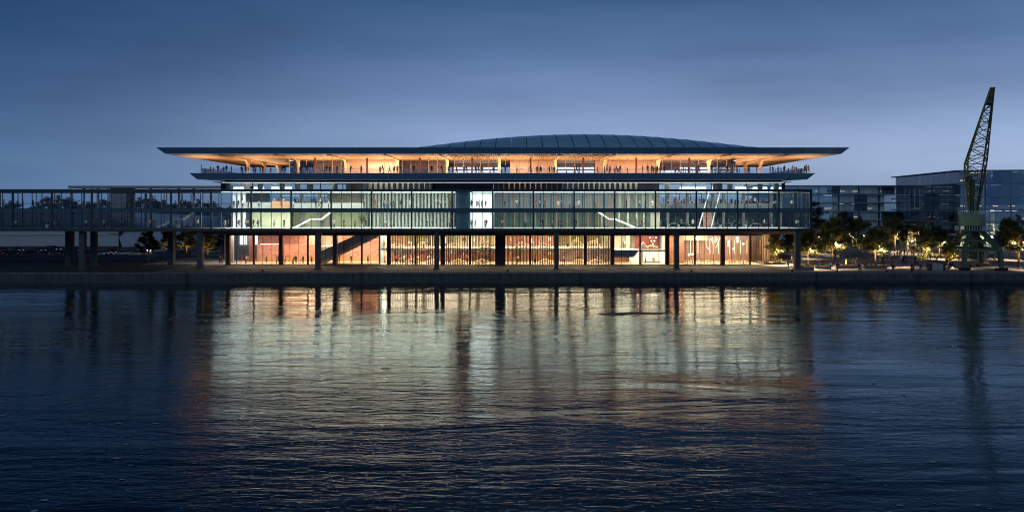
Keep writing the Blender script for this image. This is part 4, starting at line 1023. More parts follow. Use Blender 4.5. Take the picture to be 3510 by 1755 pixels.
for i, (p, top) in enumerate(((-60, 690), (40, 688), (130, 692), (200, 668), (235, 676), (300, 690), (350, 684), (480, 676), (520, 672), (560, 684), (620, 688), (680, 682), (730, 690), (830, 690), (1010, 690), (1110, 688))):
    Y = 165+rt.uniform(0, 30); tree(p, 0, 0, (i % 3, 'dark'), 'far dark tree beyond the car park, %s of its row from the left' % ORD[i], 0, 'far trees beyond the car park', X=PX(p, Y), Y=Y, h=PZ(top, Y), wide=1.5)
tr_ = [(2330, 690), (2420, 684), (2500, 692), (2580, 682), (2700, 680), (2740, 676)]
for i, (p, top) in enumerate(tr_):
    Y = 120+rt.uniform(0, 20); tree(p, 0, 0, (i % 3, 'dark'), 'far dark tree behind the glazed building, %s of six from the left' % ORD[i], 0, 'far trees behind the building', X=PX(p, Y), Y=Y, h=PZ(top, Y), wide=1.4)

def planter(px, py, w, label, h=0.55, dep=1.6):
    Y = GY(py); x = PX(px, Y); t = empty('planter', (x, Y, 0)); tag(t, label, 'planter', 'low plaza planters')
    B('box', x-w/2, x+w/2, Y, Y+dep, 0.02, h, M['dkconcrete'], t); B('seat_top', x-w/2-0.06, x+w/2+0.06, Y-0.06, Y+0.35, h, h+0.07, M['corten'], t); B('soil', x-w/2+0.1, x+w/2-0.1, Y+0.4, Y+dep-0.1, h, h+0.05, M['soil'], t)
    r = random.Random(int(px)); vs, fs = [], []
    for i in range(260):
        p = Vector((x+r.uniform(-w/2+.1, w/2-.1), Y+r.uniform(.45, dep-.1), h+abs(r.gauss(0.1, 0.22)))); e1 = Vector((r.gauss(0, .4), r.gauss(0, .4), 1)).normalized(); e2 = Vector((r.gauss(0, 1), r.gauss(0, 1), 0)).normalized(); s = r.uniform(.12, .3)
        k = len(vs); vs += [tuple(p), tuple(p+e1*s*.5+e2*s*.2), tuple(p+e1*s), tuple(p+e1*s*.5-e2*s*.2)]; fs.append((k, k+1, k+2, k+3))
    o = MB().poly(vs, fs).build('plants', M['leaf'], t); o['kind'] = 'stuff'
for a in ((2660, 908, 4.2, 'long corten topped planter at the building corner'), (2768, 927, 2.6, 'planter beside the last building pier near the quay'), (2826, 923, 2.4, 'planter with bushy plants and a seated person'),
          (2906, 921, 4.5, 'long front planter beside standing visitors'), (3001, 922, 4.6, 'front planter that holds the lit tree'), (2942, 889, 5.0, 'long planter in the middle of the plaza'), (3232, 922, 3.0, 'planter beside the grey boxes by the crane'), (2690, 890, 3.5, 'planter behind the last pier')): planter(*a)

def street_bits():
    for i, (p, w, h, m) in enumerate(((3204, 0.9, 1.5, M['concrete']), (3222, 1.3, 1.35, M['path']), (3190, 0.6, 1.0, M['frame']), (3236, 0.5, 1.2, M['frame']))):
        Y = GY(927); x = PX(p, Y); lab = ('grey utility cabinet beside the seated people', 'wide pale utility cabinet left of the crane', 'dark litter bin beside the seated people', 'dark narrow bin next to the pale cabinet')[i]
        t = empty('cabinet' if i < 2 else 'litter_bin', (x, Y, 0)); tag(t, lab, 'cabinet' if i < 2 else 'bin')
        B('body', x-w/2, x+w/2, Y, Y+0.6, 0.05, h, m, t); B('lid', x-w/2-0.04, x+w/2+0.04, Y-0.04, Y+0.64, h, h+0.07, M['iron'], t); B('foot', x-w/2+0.05, x+w/2-0.05, Y+0.05, Y+0.55, 0.02, 0.05, M['iron'], t)
        B('door_panel', x-w/2+0.06, x+w/2-0.06, Y-0.02, Y, 0.15, h-0.1, m, t)
    for i, (p, py) in enumerate(((3345, 915), (3375, 914))):
        Y = GY(py); x = PX(p, Y); t = empty('picnic_bench', (x, Y, 0)); tag(t, ('wooden bench under the crane portal, nearer the green leg', 'wooden bench under the crane portal, farther along')[i], 'bench', 'benches under the crane')
        for k in range(3): B('seat_board', x-1.2, x+1.2, Y+0.16*k, Y+0.16*k+0.13, 0.44, 0.49, M['chair'], t)
        for k in range(2): B('back_board', x-1.2, x+1.2, Y+0.5, Y+0.54, 0.6+0.16*k, 0.73+0.16*k, M['chair'], t)
        for s in (-0.9, 0.9): B('leg', x+s-0.05, x+s+0.05, Y, Y+0.5, 0.02, 0.44, M['iron'], t)
    for i, p in enumerate((2370, 2715, 3040, 1740, 900)):
        x = PX(p, QY+1.1); t = empty('bollard', (x, QY+1.1, 0)); tag(t, 'small iron mooring bollard on the quay %s' % ('below the restaurant glass', 'where the plaza meets the deck', 'in front of the plaza', 'below the slatted middle of the building', 'below the terracotta lobby')[i], 'bollard', 'mooring bollards')
        q = MB(); q.bar((x, QY+1.1, 0.02), (x, QY+1.1, 0.34), 0.12, 0.1, 8); q.build('shaft', M['iron'], t); q = MB(); q.bar((x-0.2, QY+1.1, 0.36), (x+0.2, QY+1.1, 0.36), 0.09, n=8); q.build('head', M['iron'], t)
    # sandbank, then pale foam flecks that also paint in the water's glints
    r = random.Random(2); n = 26; vs, fs = [], []
    cx, cyy = PX(2150, -52), -52.0
    for j in range(9):
        for i in range(n):
            a = 2*math.pi*i/n; k = 1-j/8.0; rr = k*(1+0.18*math.sin(3*a+1)+0.12*math.sin(7*a))
            vs.append((cx+6.3*rr*math.cos(a), cyy+1.6*rr*math.sin(a), WZ-0.10+0.27*(1-k**1.5)*(0.8+0.3*math.sin(2*a))+r.uniform(-.03, .03)))
    for j in range(8):
        for i in range(n): fs.append((j*n+i, j*n+(i+1) % n, (j+1)*n+(i+1) % n, (j+1)*n+i))
    q = MB().poly(vs, fs); o = q.build('mud_bank', mat('wet mud', (0.22, 0.14, 0.08), 0.85, var=0.4, vscale=2, bump=0.6, bscale=4), smooth=True); tag(o, 'low brown mud bank rising from the water', 'mud bank')
    q = MB()
    for i in range(2200):
        y = -150+115*r.random()**0.75; x = r.uniform(-0.62, 0.62)*(y+160)*1.0
        if y > -105 and r.random() < 0.75: continue
        if abs(x) > (y+160)*0.61: continue
        rr = (0.016+0.07*r.random()**4)*(1.0+(y+160)/40); m_ = r.randint(5, 7)
        q.poly([(x+rr*math.cos(6.283*k/m_)*r.uniform(.8, 1.9), y+rr*0.8*math.sin(6.283*k/m_)*r.uniform(.7, 1.2), WZ+0.02) for k in range(m_)], [tuple(range(m_))])
    o = q.build('foam_glint_flecks', mat('foam', (0.55, 0.6, 0.62), 0.7)); tag(o, 'scattered pale foam flecks and painted glints on the dark water', 'foam', kind='stuff')
street_bits()

# ------------------------------------------------------------------ cars
CAR = {}
def car_meshes(kind):
    if kind in CAR: return CAR[kind]
    suv = kind == 'suv'; H = 1.0 if not suv else 1.18
    hb, hr = 0.92*H, 1.42*H
    prof = [(-2.2, 0.32), (-2.25, 0.6), (-2.18, 0.82*H), (-1.75, hb), (-0.9, hb+0.03), (0.9, hb), (1.9, hb-0.12), (2.2, 0.72*H), (2.25, 0.5), (2.15, 0.3)]
    def loft(rows):
        q = MB(); n = len(rows[0])
        for r in rows: q.v += r
        for j in range(len(rows)-1):
            for i in range(n): q.f.append([j*n+i, j*n+(i+1) % n, (j+1)*n+(i+1) % n, (j+1)*n+i]); q.m.append(0)
        q.f.append(list(range(n-1, -1, -1))); q.m.append(0); q.f.append([(len(rows)-1)*n+i for i in range(n)]); q.m.append(0)
        return q
    rows = []
    for w, k in ((-0.86, 0.88), (-0.90, 0.96), (-0.84, 1.0), (0.84, 1.0), (0.90, 0.96), (0.86, 0.88)):
        rows.append([(x, w, 0.3+(z-0.3)*k) for x, z in prof])
    body = loft(rows).mesh('body', [mat('x', (1, 1, 1))], smooth=False)
    gl = [(-1.8 if not suv else -2.1, hb-0.02), (-1.05 if not suv else -1.85, hr-0.04), (0.15, hr-0.02), (1.15, hb-0.02)]
    rows = [[(x, w*(1.0 if z < hb+0.1 else 0.84), z) for x, z in gl] for w in (-0.80, 0.80)]
    cab = loft(rows).mesh('windows', M['carglass'])
    rf = [(-1.05 if not suv else -1.85, hr-0.05), (-0.95 if not suv else -1.75, hr+0.02), (0.05, hr+0.03), (0.2, hr-0.03)]
    roof = MB().prism(rf, 'y', -0.69, 0.69).mesh('roof', [mat('x', (1, 1, 1))])
    pil = MB()
    for sy in (-1, 1):
        for x0, x1 in ((-1.0, -0.95), (-0.2, -0.2)): pil.bar((x0, sy*0.80, hb), (x1+0.02, sy*0.69, hr), 0.035, n=4)
    pil = pil.mesh('pillars', M['iron'])
    ty = MB().bar((0, -0.1, 0), (0, 0.1, 0), 0.32, n=16).mesh('tyre', M['tyre']); ri = MB().bar((0, -0.115, 0), (0, 0.115, 0), 0.19, n=10).mesh('rim', M['rim'])
    hl = MB().box(-0.06, 0.06, -0.2, 0.2, -0.07, 0.07).mesh('headlight', M['headlamp']); hlit = MB().box(-0.06, 0.06, -0.2, 0.2, -0.07, 0.07).mesh('headlight', M['headlit'])
    tl = MB().box(-0.05, 0.05, -0.2, 0.2, -0.06, 0.06).mesh('taillight', M['taillamp']); gr = MB().box(-0.03, 0.03, -0.45, 0.45, -0.1, 0.08).mesh('grille', M['iron']); mi = MB().box(-0.06, 0.06, -0.1, 0.1, -0.07, 0.07).mesh('mirror', M['iron'])
    CAR[kind] = (body, cab, roof, pil, ty, ri, hl, hlit, tl, gr, mi, H); return CAR[kind]
PAINT = {}
def paint(col):
    if col not in PAINT:
        c = {'black': (0.03, 0.032, 0.036), 'dark blue': (0.03, 0.05, 0.1), 'red': (0.25, 0.015, 0.015), 'dark grey': (0.1, 0.105, 0.115), 'silver': (0.6, 0.62, 0.65), 'white': (0.75, 0.77, 0.78), 'maroon': (0.1, 0.02, 0.018)}[col]
        PAINT[col] = mat(col+' car paint', c, 0.25, 0.35, spec=0.8)
    return PAINT[col]
def car(px, py, col, label, ang, kind='sedan', lit=False):
    Y = GY(py); x = PX(px, Y); body, cab, roof, pil, ty, ri, hl, hlit, tl, gr, mi, H = car_meshes(kind)
    t = bpy.data.objects.new('parked_car', None); C.objects.link(t); t.location = (x, Y, 0); t.rotation_euler[2] = R(ang); WL[t.name] = Vector((0, 0, 0)); tag(t, label, 'car', 'cars parked behind the bridge')
    for nm, me in (('body', body), ('windows', cab), ('roof', roof), ('pillars', pil)):
        o = link(nm, me, t)
        if nm in ('body', 'roof'): o.material_slots[0].link = 'OBJECT'; o.material_slots[0].material = paint(col)
    for sx in (-1.35, 1.38):
        for sy in (-0.80, 0.80):
            w = empty('wheel', (sx, sy, 0.33), t); o = link('tyre', ty, w, (sx, sy, 0.33)); o = link('rim', ri, w, (sx, sy, 0.33))
    for sy in (-0.6, 0.6):
        link('headlight', hlit if lit else hl, t, (2.17, sy, 0.68*H), (0, R(-12), R(8)*sy/0.6)); link('taillight', tl, t, (-2.2, sy, 0.74*H)); link('mirror', mi, t, (0.75, sy*1.55, 0.98*H))
    link('grille', gr, t, (2.22, 0, 0.52))
    if lit: point('headlamp_glow', (x+2.6*math.cos(R(ang)), Y+2.6*math.sin(R(ang)), 0.7), 60, (1, .85, .6), 0.1)
for a in ((12, 876, 'red', 'red car at the edge of the front parked row', -150), (46, 876.5, 'black', 'black car beside the red car, front row', -152), (96, 876, 'black', 'black car third in the front row', -150),
          (203, 876.5, 'dark grey', 'grey car just before the first bridge pier', -152), (238, 876, 'black', 'dark car half hidden by the first bridge pier', -150), (288, 876.5, 'dark blue', 'dark blue car between the close-set piers', -152), (348, 877, 'silver', 'pale silver sports car right of the third pier', -35),
          (386, 872, 'maroon', 'maroon car with lit lamps, behind the silver cars', -60), (420, 876, 'silver', 'silver car in the middle of the front row', -148), (471, 877, 'white', 'white car beside the dark young tree', -148),
          (8, 866, 'dark grey', 'grey car at the edge of the back row', -152), (56, 865, 'dark grey', 'grey car second in the back row', -30), (132, 866, 'dark blue', 'dark blue car third in the back row', -30), (183, 864, 'black', 'tall black four-wheel drive in the back row', -28, 'suv'),
          (262, 865, 'dark blue', 'dark blue car behind the close-set piers', -32), (536, 866, 'silver', 'car with blazing headlights behind the dark young tree', -120, 'sedan', True), (515, 864, 'white', 'pale car half hidden by the dark young tree', -40), (624, 869, 'dark blue', 'dark blue car between two lit trees', -150), (724, 870, 'silver', 'silver car beside the glazed lobby', -150)):
    car(*a)

# ------------------------------------------------------------------ people
PCOL = {'black': (0.012, 0.012, 0.014), 'navy': (0.02, 0.03, 0.06), 'white': (0.7, 0.69, 0.66), 'grey': (0.2, 0.2, 0.21), 'red': (0.4, 0.03, 0.025), 'tan': (0.42, 0.28, 0.15), 'brown': (0.11, 0.06, 0.035), 'cream': (0.6, 0.5, 0.36), 'blue': (0.1, 0.2, 0.36), 'orange': (0.5, 0.16, 0.05), 'yellow': (0.6, 0.5, 0.1), 'denim': (0.06, 0.09, 0.16)}
PM = {k: mat('cloth '+k, v, 0.85) for k, v in PCOL.items()}
SKIN = mat('skin', (0.42, 0.25, 0.17), 0.55); HAIR = mat('dark hair', (0.02, 0.014, 0.01), 0.6); SHOE = mat('shoes', (0.02, 0.02, 0.02), 0.5)

def body_mesh(pose):
    """one continuous skinned body; material slots: skin, hair, top, legs, shoes"""
    V, E, Rr, Lb = [], [], [], []
    def add(p, r, lab, par=None):
        V.append(Vector(p)); Rr.append(r if isinstance(r, tuple) else (r, r)); Lb.append(lab)
        if par is not None: E.append((par, len(V)-1))
        return len(V)-1
    coat = pose.get('coat', 0); lean = pose.get('lean', 0.0); sit = pose.get('sit', False); wide = pose.get('wide', 1.0)
    pz = 0.50 if sit else 0.94
    pel = add((0, 0, pz), (0.155*wide, 0.115*wide), 'legs' if not coat else 'top')
    sp = add((0, -lean*0.4, pz+0.22), (0.135*wide, 0.10*wide), 'top', pel)
    ch = add((0, -lean*0.8, pz+0.43), (0.165*wide, 0.115*wide), 'top', sp)
    nk = add((0, -lean*1.05-0.01, pz+0.555), 0.058, 'skin', ch)
    hd = add((0, -lean*1.2-0.03, pz+0.655), (0.078, 0.092), 'skin', nk); h2 = add((0, -lean*1.25-0.025, pz+0.735), (0.08, 0.096), 'head', hd); add((0, -lean*1.25-0.01, pz+0.79), (0.055, 0.065), 'hair', h2)
    add((0, -lean*1.2-0.135, pz+0.675), 0.014, 'skin', hd)
    for s in (-1, 1):
        add((s*0.088, -lean*1.2-0.02, pz+0.685), 0.016, 'skin', hd)
        sh = add((s*0.175*wide, -lean*0.85, pz+0.475), 0.066, 'top', ch)
        ex, ey, ez = pose['arm'][0 if s < 0 else 1][0]; wx, wy, wz = pose['arm'][0 if s < 0 else 1][1]
        el = add((s*(0.19+ex), -lean*0.7+ey, pz+0.47+ez), 0.046, 'top', sh); wr = add((s*(0.19+wx), -lean*0.7+wy, pz+0.47+wz), 0.033, 'skin', el)
        dv = (V[wr]-V[el]).normalized(); hv = add(V[wr]+dv*0.075, (0.038, 0.024), 'skin', wr)
        sd = dv.cross(Vector((0, 1, 0.2))).normalized()
        for k in range(4):
            f1 = add(V[hv]+dv*0.045+sd*(0.03-0.02*k), 0.0095, 'skin', hv); add(V[f1]+dv*(0.035+0.012*(k in (1, 2)))+Vector((0, -0.012, 0)), 0.0085, 'skin', f1)
        t1 = add(V[wr]+dv*0.05+sd*0.045+Vector((0, -0.01, 0)), 0.011, 'skin', wr); add(V[t1]+dv*0.04+sd*0.012, 0.0095, 'skin', t1)
        hx = add((s*0.09, 0, pz-0.05), 0.098*wide, 'top' if coat else 'legs', pel)
        (kx, ky, kz), (ax, ay, az) = pose['leg'][0 if s < 0 else 1]
        if coat: m_ = add((s*(0.095+kx*0.5), ky*0.5, pz-0.25), (0.10, 0.11), 'top', hx); hx = m_
        kn = add((s*(0.10+kx), ky, kz), 0.064, 'skin' if coat == 2 else 'legs', hx); cf = add((s*(0.10+kx*0.6+ax*0.4), ky*0.45+ay*0.55+0.015, kz*0.62+az*0.38), 0.058, 'skin' if coat == 2 else 'legs', kn)
        an = add((s*(0.10+ax), ay, az), 0.042, 'skin' if coat == 2 else 'legs', cf); add((s*(0.115+ax), ay-0.15, max(0.035, az-0.055)), 0.036, 'shoe', an)
    me = bpy.data.meshes.new('person_cage'); me.from_pydata([tuple(v) for v in V], E, [])
    o = bpy.data.objects.new('person_cage', me); C.objects.link(o)
    md = o.modifiers.new('skin', 'SKIN'); md.use_smooth_shade = True
    for i, sv in enumerate(me.skin_vertices[0].data): sv.radius = Rr[i]; sv.use_root = (i == 0)
    ss = o.modifiers.new('sub', 'SUBSURF'); ss.levels = 1; ss.render_levels = 1
    dg = bpy.context.evaluated_depsgraph_get(); dg.update(); res = bpy.data.meshes.new_from_object(o.evaluated_get(dg)); res.name = 'person_body'
    bpy.data.objects.remove(o); bpy.data.meshes.remove(me)
    for m in (SKIN, HAIR, PM['black'], PM['denim'], SHOE): res.materials.append(m) if len(res.materials) < 5 else None
    idx = {'skin': 0, 'head': 0, 'hair': 1, 'top': 2, 'legs': 3, 'shoe': 4}
    seg = [(V[a], V[b], Lb[b]) for a, b in E]
    hc = V[h2]
    for p in res.polygons:
        c = p.center; best, lab = 9, 'top'
        for a, b, l in seg:
            ab = b-a; t = max(0, min(1, (c-a).dot(ab)/max(1e-9, ab.length_squared))); d = (c-(a+ab*t)).length
            if d < best: best, lab = d, l
        if lab in ('skin', 'head', 'hair') and c.z > hc.z-0.11 and (c.y > hc.y-0.01 or c.z > hc.z+0.03): lab = 'hair'
        p.material_index = idx[lab]; p.use_smooth = True
    return res
dn = ((0.03, 0.02, -0.29), (0.02, -0.03, -0.54)); fold = ((0.06, 0.02, -0.27), (-0.12, -0.2, -0.22)); pocket = ((0.09, 0.06, -0.27), (0.0, -0.03, -0.46)); up = ((0.08, -0.12, -0.1), (0.05, -0.26, 0.16)); phone = ((0.03, 0.0, -0.28), (-0.05, -0.26, -0.12)); high = ((0.14, -0.05, 0.12), (0.18, -0.08, 0.42)); bk = ((0.04, 0.12, -0.26), (0.02, 0.12, -0.5)); fw = ((0.03, -0.10, -0.26), (0.0, -0.26, -0.42))
st_ = ((0.0, -0.02, 0.5), (0.01, 0.02, 0.085)); st2 = ((0.04, -0.03, 0.5), (0.06, -0.02, 0.085)); fwd = ((0.0, -0.2, 0.52), (0.0, -0.32, 0.10)); bak = ((0.0, 0.06, 0.5), (0.0, 0.36, 0.16)); sl = ((0.03, -0.42, 0.5), (0.03, -0.40, 0.085)); ben = ((0.02, -0.12, 0.51), (0.02, 0.10, 0.085))
POSES = {'stand': dict(arm=(dn, dn), leg=(st_, st2)), 'pocket': dict(arm=(pocket, pocket), leg=(st2, st_), wide=1.05), 'walk': dict(arm=(fw, bk), leg=(bak, fwd), lean=0.04), 'phone': dict(arm=(dn, phone), leg=(st_, st2), lean=0.03),
         'fold': dict(arm=(fold, fold), leg=(st2, st2)), 'coat': dict(arm=(dn, pocket), leg=(st_, st2), coat=1, wide=1.12), 'dress': dict(arm=(phone, dn), leg=(st_, ben), coat=2, wide=0.95), 'wave': dict(arm=(dn, high), leg=(st2, st_)), 'lean': dict(arm=(up, fw), leg=(ben, st_), lean=0.12), 'sit': dict(arm=(fw, phone), leg=(sl, sl), sit=True, lean=0.05)}
PMESH = {k: body_mesh(v) for k, v in POSES.items()}
PEOPLE = []
rp = random.Random(21)
ALLP = ['stand', 'pocket', 'walk', 'phone', 'fold', 'coat', 'dress', 'stand', 'walk', 'lean']
def person(zone, px, Y, zf, top=None, legs=None, pose=None, s=1.0, rz=None):
    top = top or rp.choice(['black', 'black', 'navy', 'black', 'grey', 'brown', 'white', 'navy']); legs = legs or rp.choice(['black', 'denim', 'black', 'brown', 'navy'])
    pose = pose or rp.choice(ALLP); x = PX(px, Y)
    rz = rp.uniform(0, 6.28) if rz is None else rz
    o = bpy.data.objects.new('person', PMESH[pose]); C.objects.link(o); o.location = (x, Y, zf); o.rotation_euler[2] = rz; k = s*rp.uniform(0.94, 1.05); o.scale = (k, k, k)
    for i, m in ((2, PM[top]), (3, PM[legs])): o.material_slots[i].link = 'OBJECT'; o.material_slots[i].material = m
    PEOPLE.append((o, zone, x, Y, top, legs, pose, s)); return o
def row(zone, xs, Yr, zf, **kw):
    for e in xs:
        if not isinstance(e, tuple): e = (e,)
        px = e[0]; top = e[1] if len(e) > 1 else None; s = e[2] if len(e) > 2 else 1.0; pose = e[3] if len(e) > 3 else None
        person(zone, px, rp.uniform(*Yr), zf, top, None, pose, s, **kw)
K, Wt = 'black', 'white'
row('terrace', [690, 721, (731, 'cream', .75), 747, (758, Wt, .75), (766, 'brown', .85), 776, 793, 828, (832, Wt, .8), (842, 'brown'), (851, 'brown', .9), (870, 'tan'), 876, 892, 901, (928, 'brown', .8), 964, 969, 977, 1002, 1029, 1035, 1052, 1069, (1074, Wt),
   1112, 1119, 1130, 1155, (1173, 'tan', .7), (1179, 'grey', .65), 1201, 1238, 1303, 1314, (1336, Wt), (1352, 'blue', 1, 'wave'), 1362, 1372, (1390, Wt, .62), 1418, 1460, 1479, 1516, (1538, Wt), 1551, 1565, 1591, 1601, 1631, 1642, 1650, (1654, 'tan'), (1680, 'cream', .65), 1692, (1720, K, .6), 1732,
   1772, 1821, 1841, 1853, 1883, 1892, 1900, (1909, K, .55), (1942, 'tan', .65), 1969, 1977, 1985, (2038, 'red'), 2049, 2072, (2080, 'cream'), 2091, (2105, Wt), (2111, 'blue'), (2118, 'grey', .7), 2125, (2152, 'red', .72), 2202, 2220, 2234, 2240, 2247, 2253, (2263, 'cream'), 2277, (2315, Wt), 2326, (2335, 'red', .65), 2342, (2349, Wt, .75), 2359, (2373, 'orange', .7),
   2388, 2396, 2440, 2462, (2468, 'cream', .75), 2493, (2504, 'cream', .8), 2512, (2527, 'orange'), (2534, 'tan', .7), 2565, (2570, 'orange', .85), (2594, 'brown'), 2640, 2649, (2657, 'yellow', .6), (2667, Wt, .85), (2677, 'tan', .85), (2688, 'red'), (2703, 'brown', .8), 2715, (2722, Wt, .85), 2730, 2760, (2764, Wt), 2771], (1.5, 6.5), DT+0.02)
row('upper', [(604, 'tan'), (624, Wt), 636, (667, Wt, 1, 'wave'), (12, 'tan'), 60, (79, Wt), 113, (152, Wt), (206, 'cream'), (282, Wt), 286, (367, 'cream'), 437, 458, (499, 'brown'),
   (791, Wt), 802, 817, (832, Wt), 851, (887, Wt), (965, 'red'), 1005, 1083, (1093, 'brown'), 1103, (1126, Wt), (1171, 'tan'), (1248, 'brown'), (1286, 'red', 1, 'dress'), (1316, 'cream'), (1326, 'cream'), 1338, 1349, 1375, (1406, Wt), (1500, 'red'), 1511, 1527, 1617, (1635, 'grey'), (1642, Wt), 1652, 1665,
   1731, (1771, Wt, 1, 'wave'), (1781, 'brown'), (1836, 'red'), 1849, 1867, (1914, Wt), 1925, (1953, Wt, 1, 'wave'), 1976, (1985, Wt), 2041, 2147, 2192, 2212, (2237, Wt), (2301, 'red'), (2330, 'red'), (2365, Wt), 2384, 2437, (2450, 'orange'), (2500, Wt), 2520, (2553, 'blue'), 2597, 2606, (2651, Wt), 2659, (2714, Wt), (2752, Wt)], (1.5, 6.0), Z3-0.055)
row('lower', [13, (54, Wt), 149, (166, 'brown'), 186, 203, (295, Wt), 324, (356, Wt), 376, 384, (417, Wt), 444, 457, (515, Wt), 524, 531, (604, 'grey'), 645, (671, 'brown'), 678, 766, (772, Wt), (783, 'brown'), (819, 'red'), (842, Wt), (851, Wt), 869, 884, (940, Wt), 974, 1107, (1144, Wt), (1179, 'brown'), 1217, 1254, (1321, Wt), 1463, 1541, (1617, 'tan'), 1630, (1662, 'brown'), 1667,
   (1722, Wt), (1800, 'grey'), 1860, (1894, Wt), 1915, 1924, 1975, 2181, (2199, 'brown'), 2209, (2264, Wt), 2284, (2478, 'red'), 2731, (2737, Wt)], (1.5, 5.0), Z1-0.025)
row('lowerback', [2320, (2335, Wt), 2352, (2375, Wt), (2392, 'red'), 2415, (2460, Wt), 2495, (2515, Wt), 2540, (2560, 'cream'), (2580, Wt), 2600, (2620, Wt), 2640], (11, 16), Z1-0.025)
row('upback', [(940, Wt), 955, (972, 'cream'), 1012, (1020, Wt), 1030, (1045, 'grey'), (1056, Wt), 1068, (1080, 'blue'), 1100, (1110, Wt), 2275, (2290, Wt), (2312, 'red'), 2322, (2345, 'cream'), 2356, (2372, Wt), 2398, (2410, 'red'), 2424, (2460, Wt), 2470, (2484, 'tan'), 2508, (2531, Wt), 2542, (2566, 'red'), 2575, (2588, Wt), 2615, (2628, 'cream')], (10.6, 16), Z3+0.45)
row('lobby', [(825, 'red'), (843, Wt), (849, Wt), (913, 'grey'), (947, 'red'), (953, 'blue'), (977, Wt), (1007, 'navy'), 1015, 1039, (1068, Wt), (1157, 'red'), 1163, (1204, Wt), (1261, 'cream')], (16, 19.5), 0.055)
row('slats', [(1319, 'red'), (1358, 'red'), 1372, (1384, Wt), 1396, (1408, 'red'), (1418, 'cream'), (1432, Wt), 1445, (1468, 'cream'), (1540, 'red'), 1585, (1602, 'orange'), (1775, Wt), (1834, 'orange'), (1934, Wt, 1, 'phone'), 1982, (2048, Wt), 2063, (2075, 'brown')], (17.8, 22), 0.055)
row('mezz', [(1317, 'orange'), (1403, Wt), (1409, Wt), (1452, Wt), (1830, Wt), (1947, 'blue'), (2010, Wt), (2136, 'grey'), (2143, Wt)], (17.6, 18.6), 3.26)
row('gallery', [(2213, 'cream'), (2239, 'cream'), (2244, 'red', .62)], (17, 18.5), 0.055)
for px, py, top, pose in ((2702, 920, 'blue', 'coat'), (2714, 904, Wt, 'stand'), (2818, 921, K, 'pocket'), (2849, 928, Wt, 'stand'), (2870, 935, K, 'coat'), (2900, 917, K, 'pocket'), (2925, 913, 'grey', 'phone'), (2937, 915, K, 'stand'), (2945, 934, K, 'coat'), (2953, 933.6, Wt, 'dress'),
   (3024, 905, K, 'stand'), (3030, 904, K, 'coat'), (3053, 893, Wt, 'coat'), (3067, 892, K, 'pocket'), (3076, 886, K, 'stand'), (3083, 886, 'navy', 'walk'), (3090, 905, Wt, 'lean'), (3061, 935, K, 'walk'), (3068, 919, K, 'stand'), (2921, 886, K, 'stand'), (2933, 884, 'red', 'phone'), (2958, 880, Wt, 'walk'), (3053, 868, K, 'stand'), (3114, 871, K, 'walk'), (3046, 880, 'grey', 'stand'),
   (3125, 887, K, 'stand'), (3131, 886, K, 'coat'), (3148, 896, 'brown', 'stand'), (3096, 905, K, 'walk'), (3103, 905, K, 'coat'), (3108, 904, 'grey', 'stand'), (3124, 934, K, 'pocket'), (3131, 935.5, K, 'coat'), (3178, 905, 'navy', 'stand'), (3204, 898, K, 'walk'), (3212, 898, K, 'stand'), (3421, 914, K, 'stand'), (3491, 924, K, 'pocket'), (3040, 898, 'brown', 'walk'), (2988, 900, K, 'stand'), (2994, 899, 'navy', 'coat'), (3010, 890, Wt, 'walk'), (3018, 884, K, 'stand'), (3137, 908, K, 'walk'), (3143, 907, 'grey', 'coat'), (3060, 905, K, 'pocket'), (2880, 896, 'navy', 'walk'), (2862, 890, K, 'stand'), (3190, 893, 'brown', 'stand'), (3100, 880, K, 'stand'), (3088, 879, 'tan', 'walk')):
    person('plaza', px, GY(py), 0.022, top, None, pose, 1.02)
for px, py, top in ((2805, 924, 'grey'), (3156, 928, 'navy'), (3180, 927, K)): person('plazaseat', px, GY(py)+0.15, 0.12, top, None, 'sit', 1.0, rp.uniform(-0.6, 0.6))
for px, py, top in ((557, 903, K), (651, 886, K), (754, 905, 'grey'), (760, 906, K)): person('lot', px, GY(py), 0.03, top, None, 'stand')

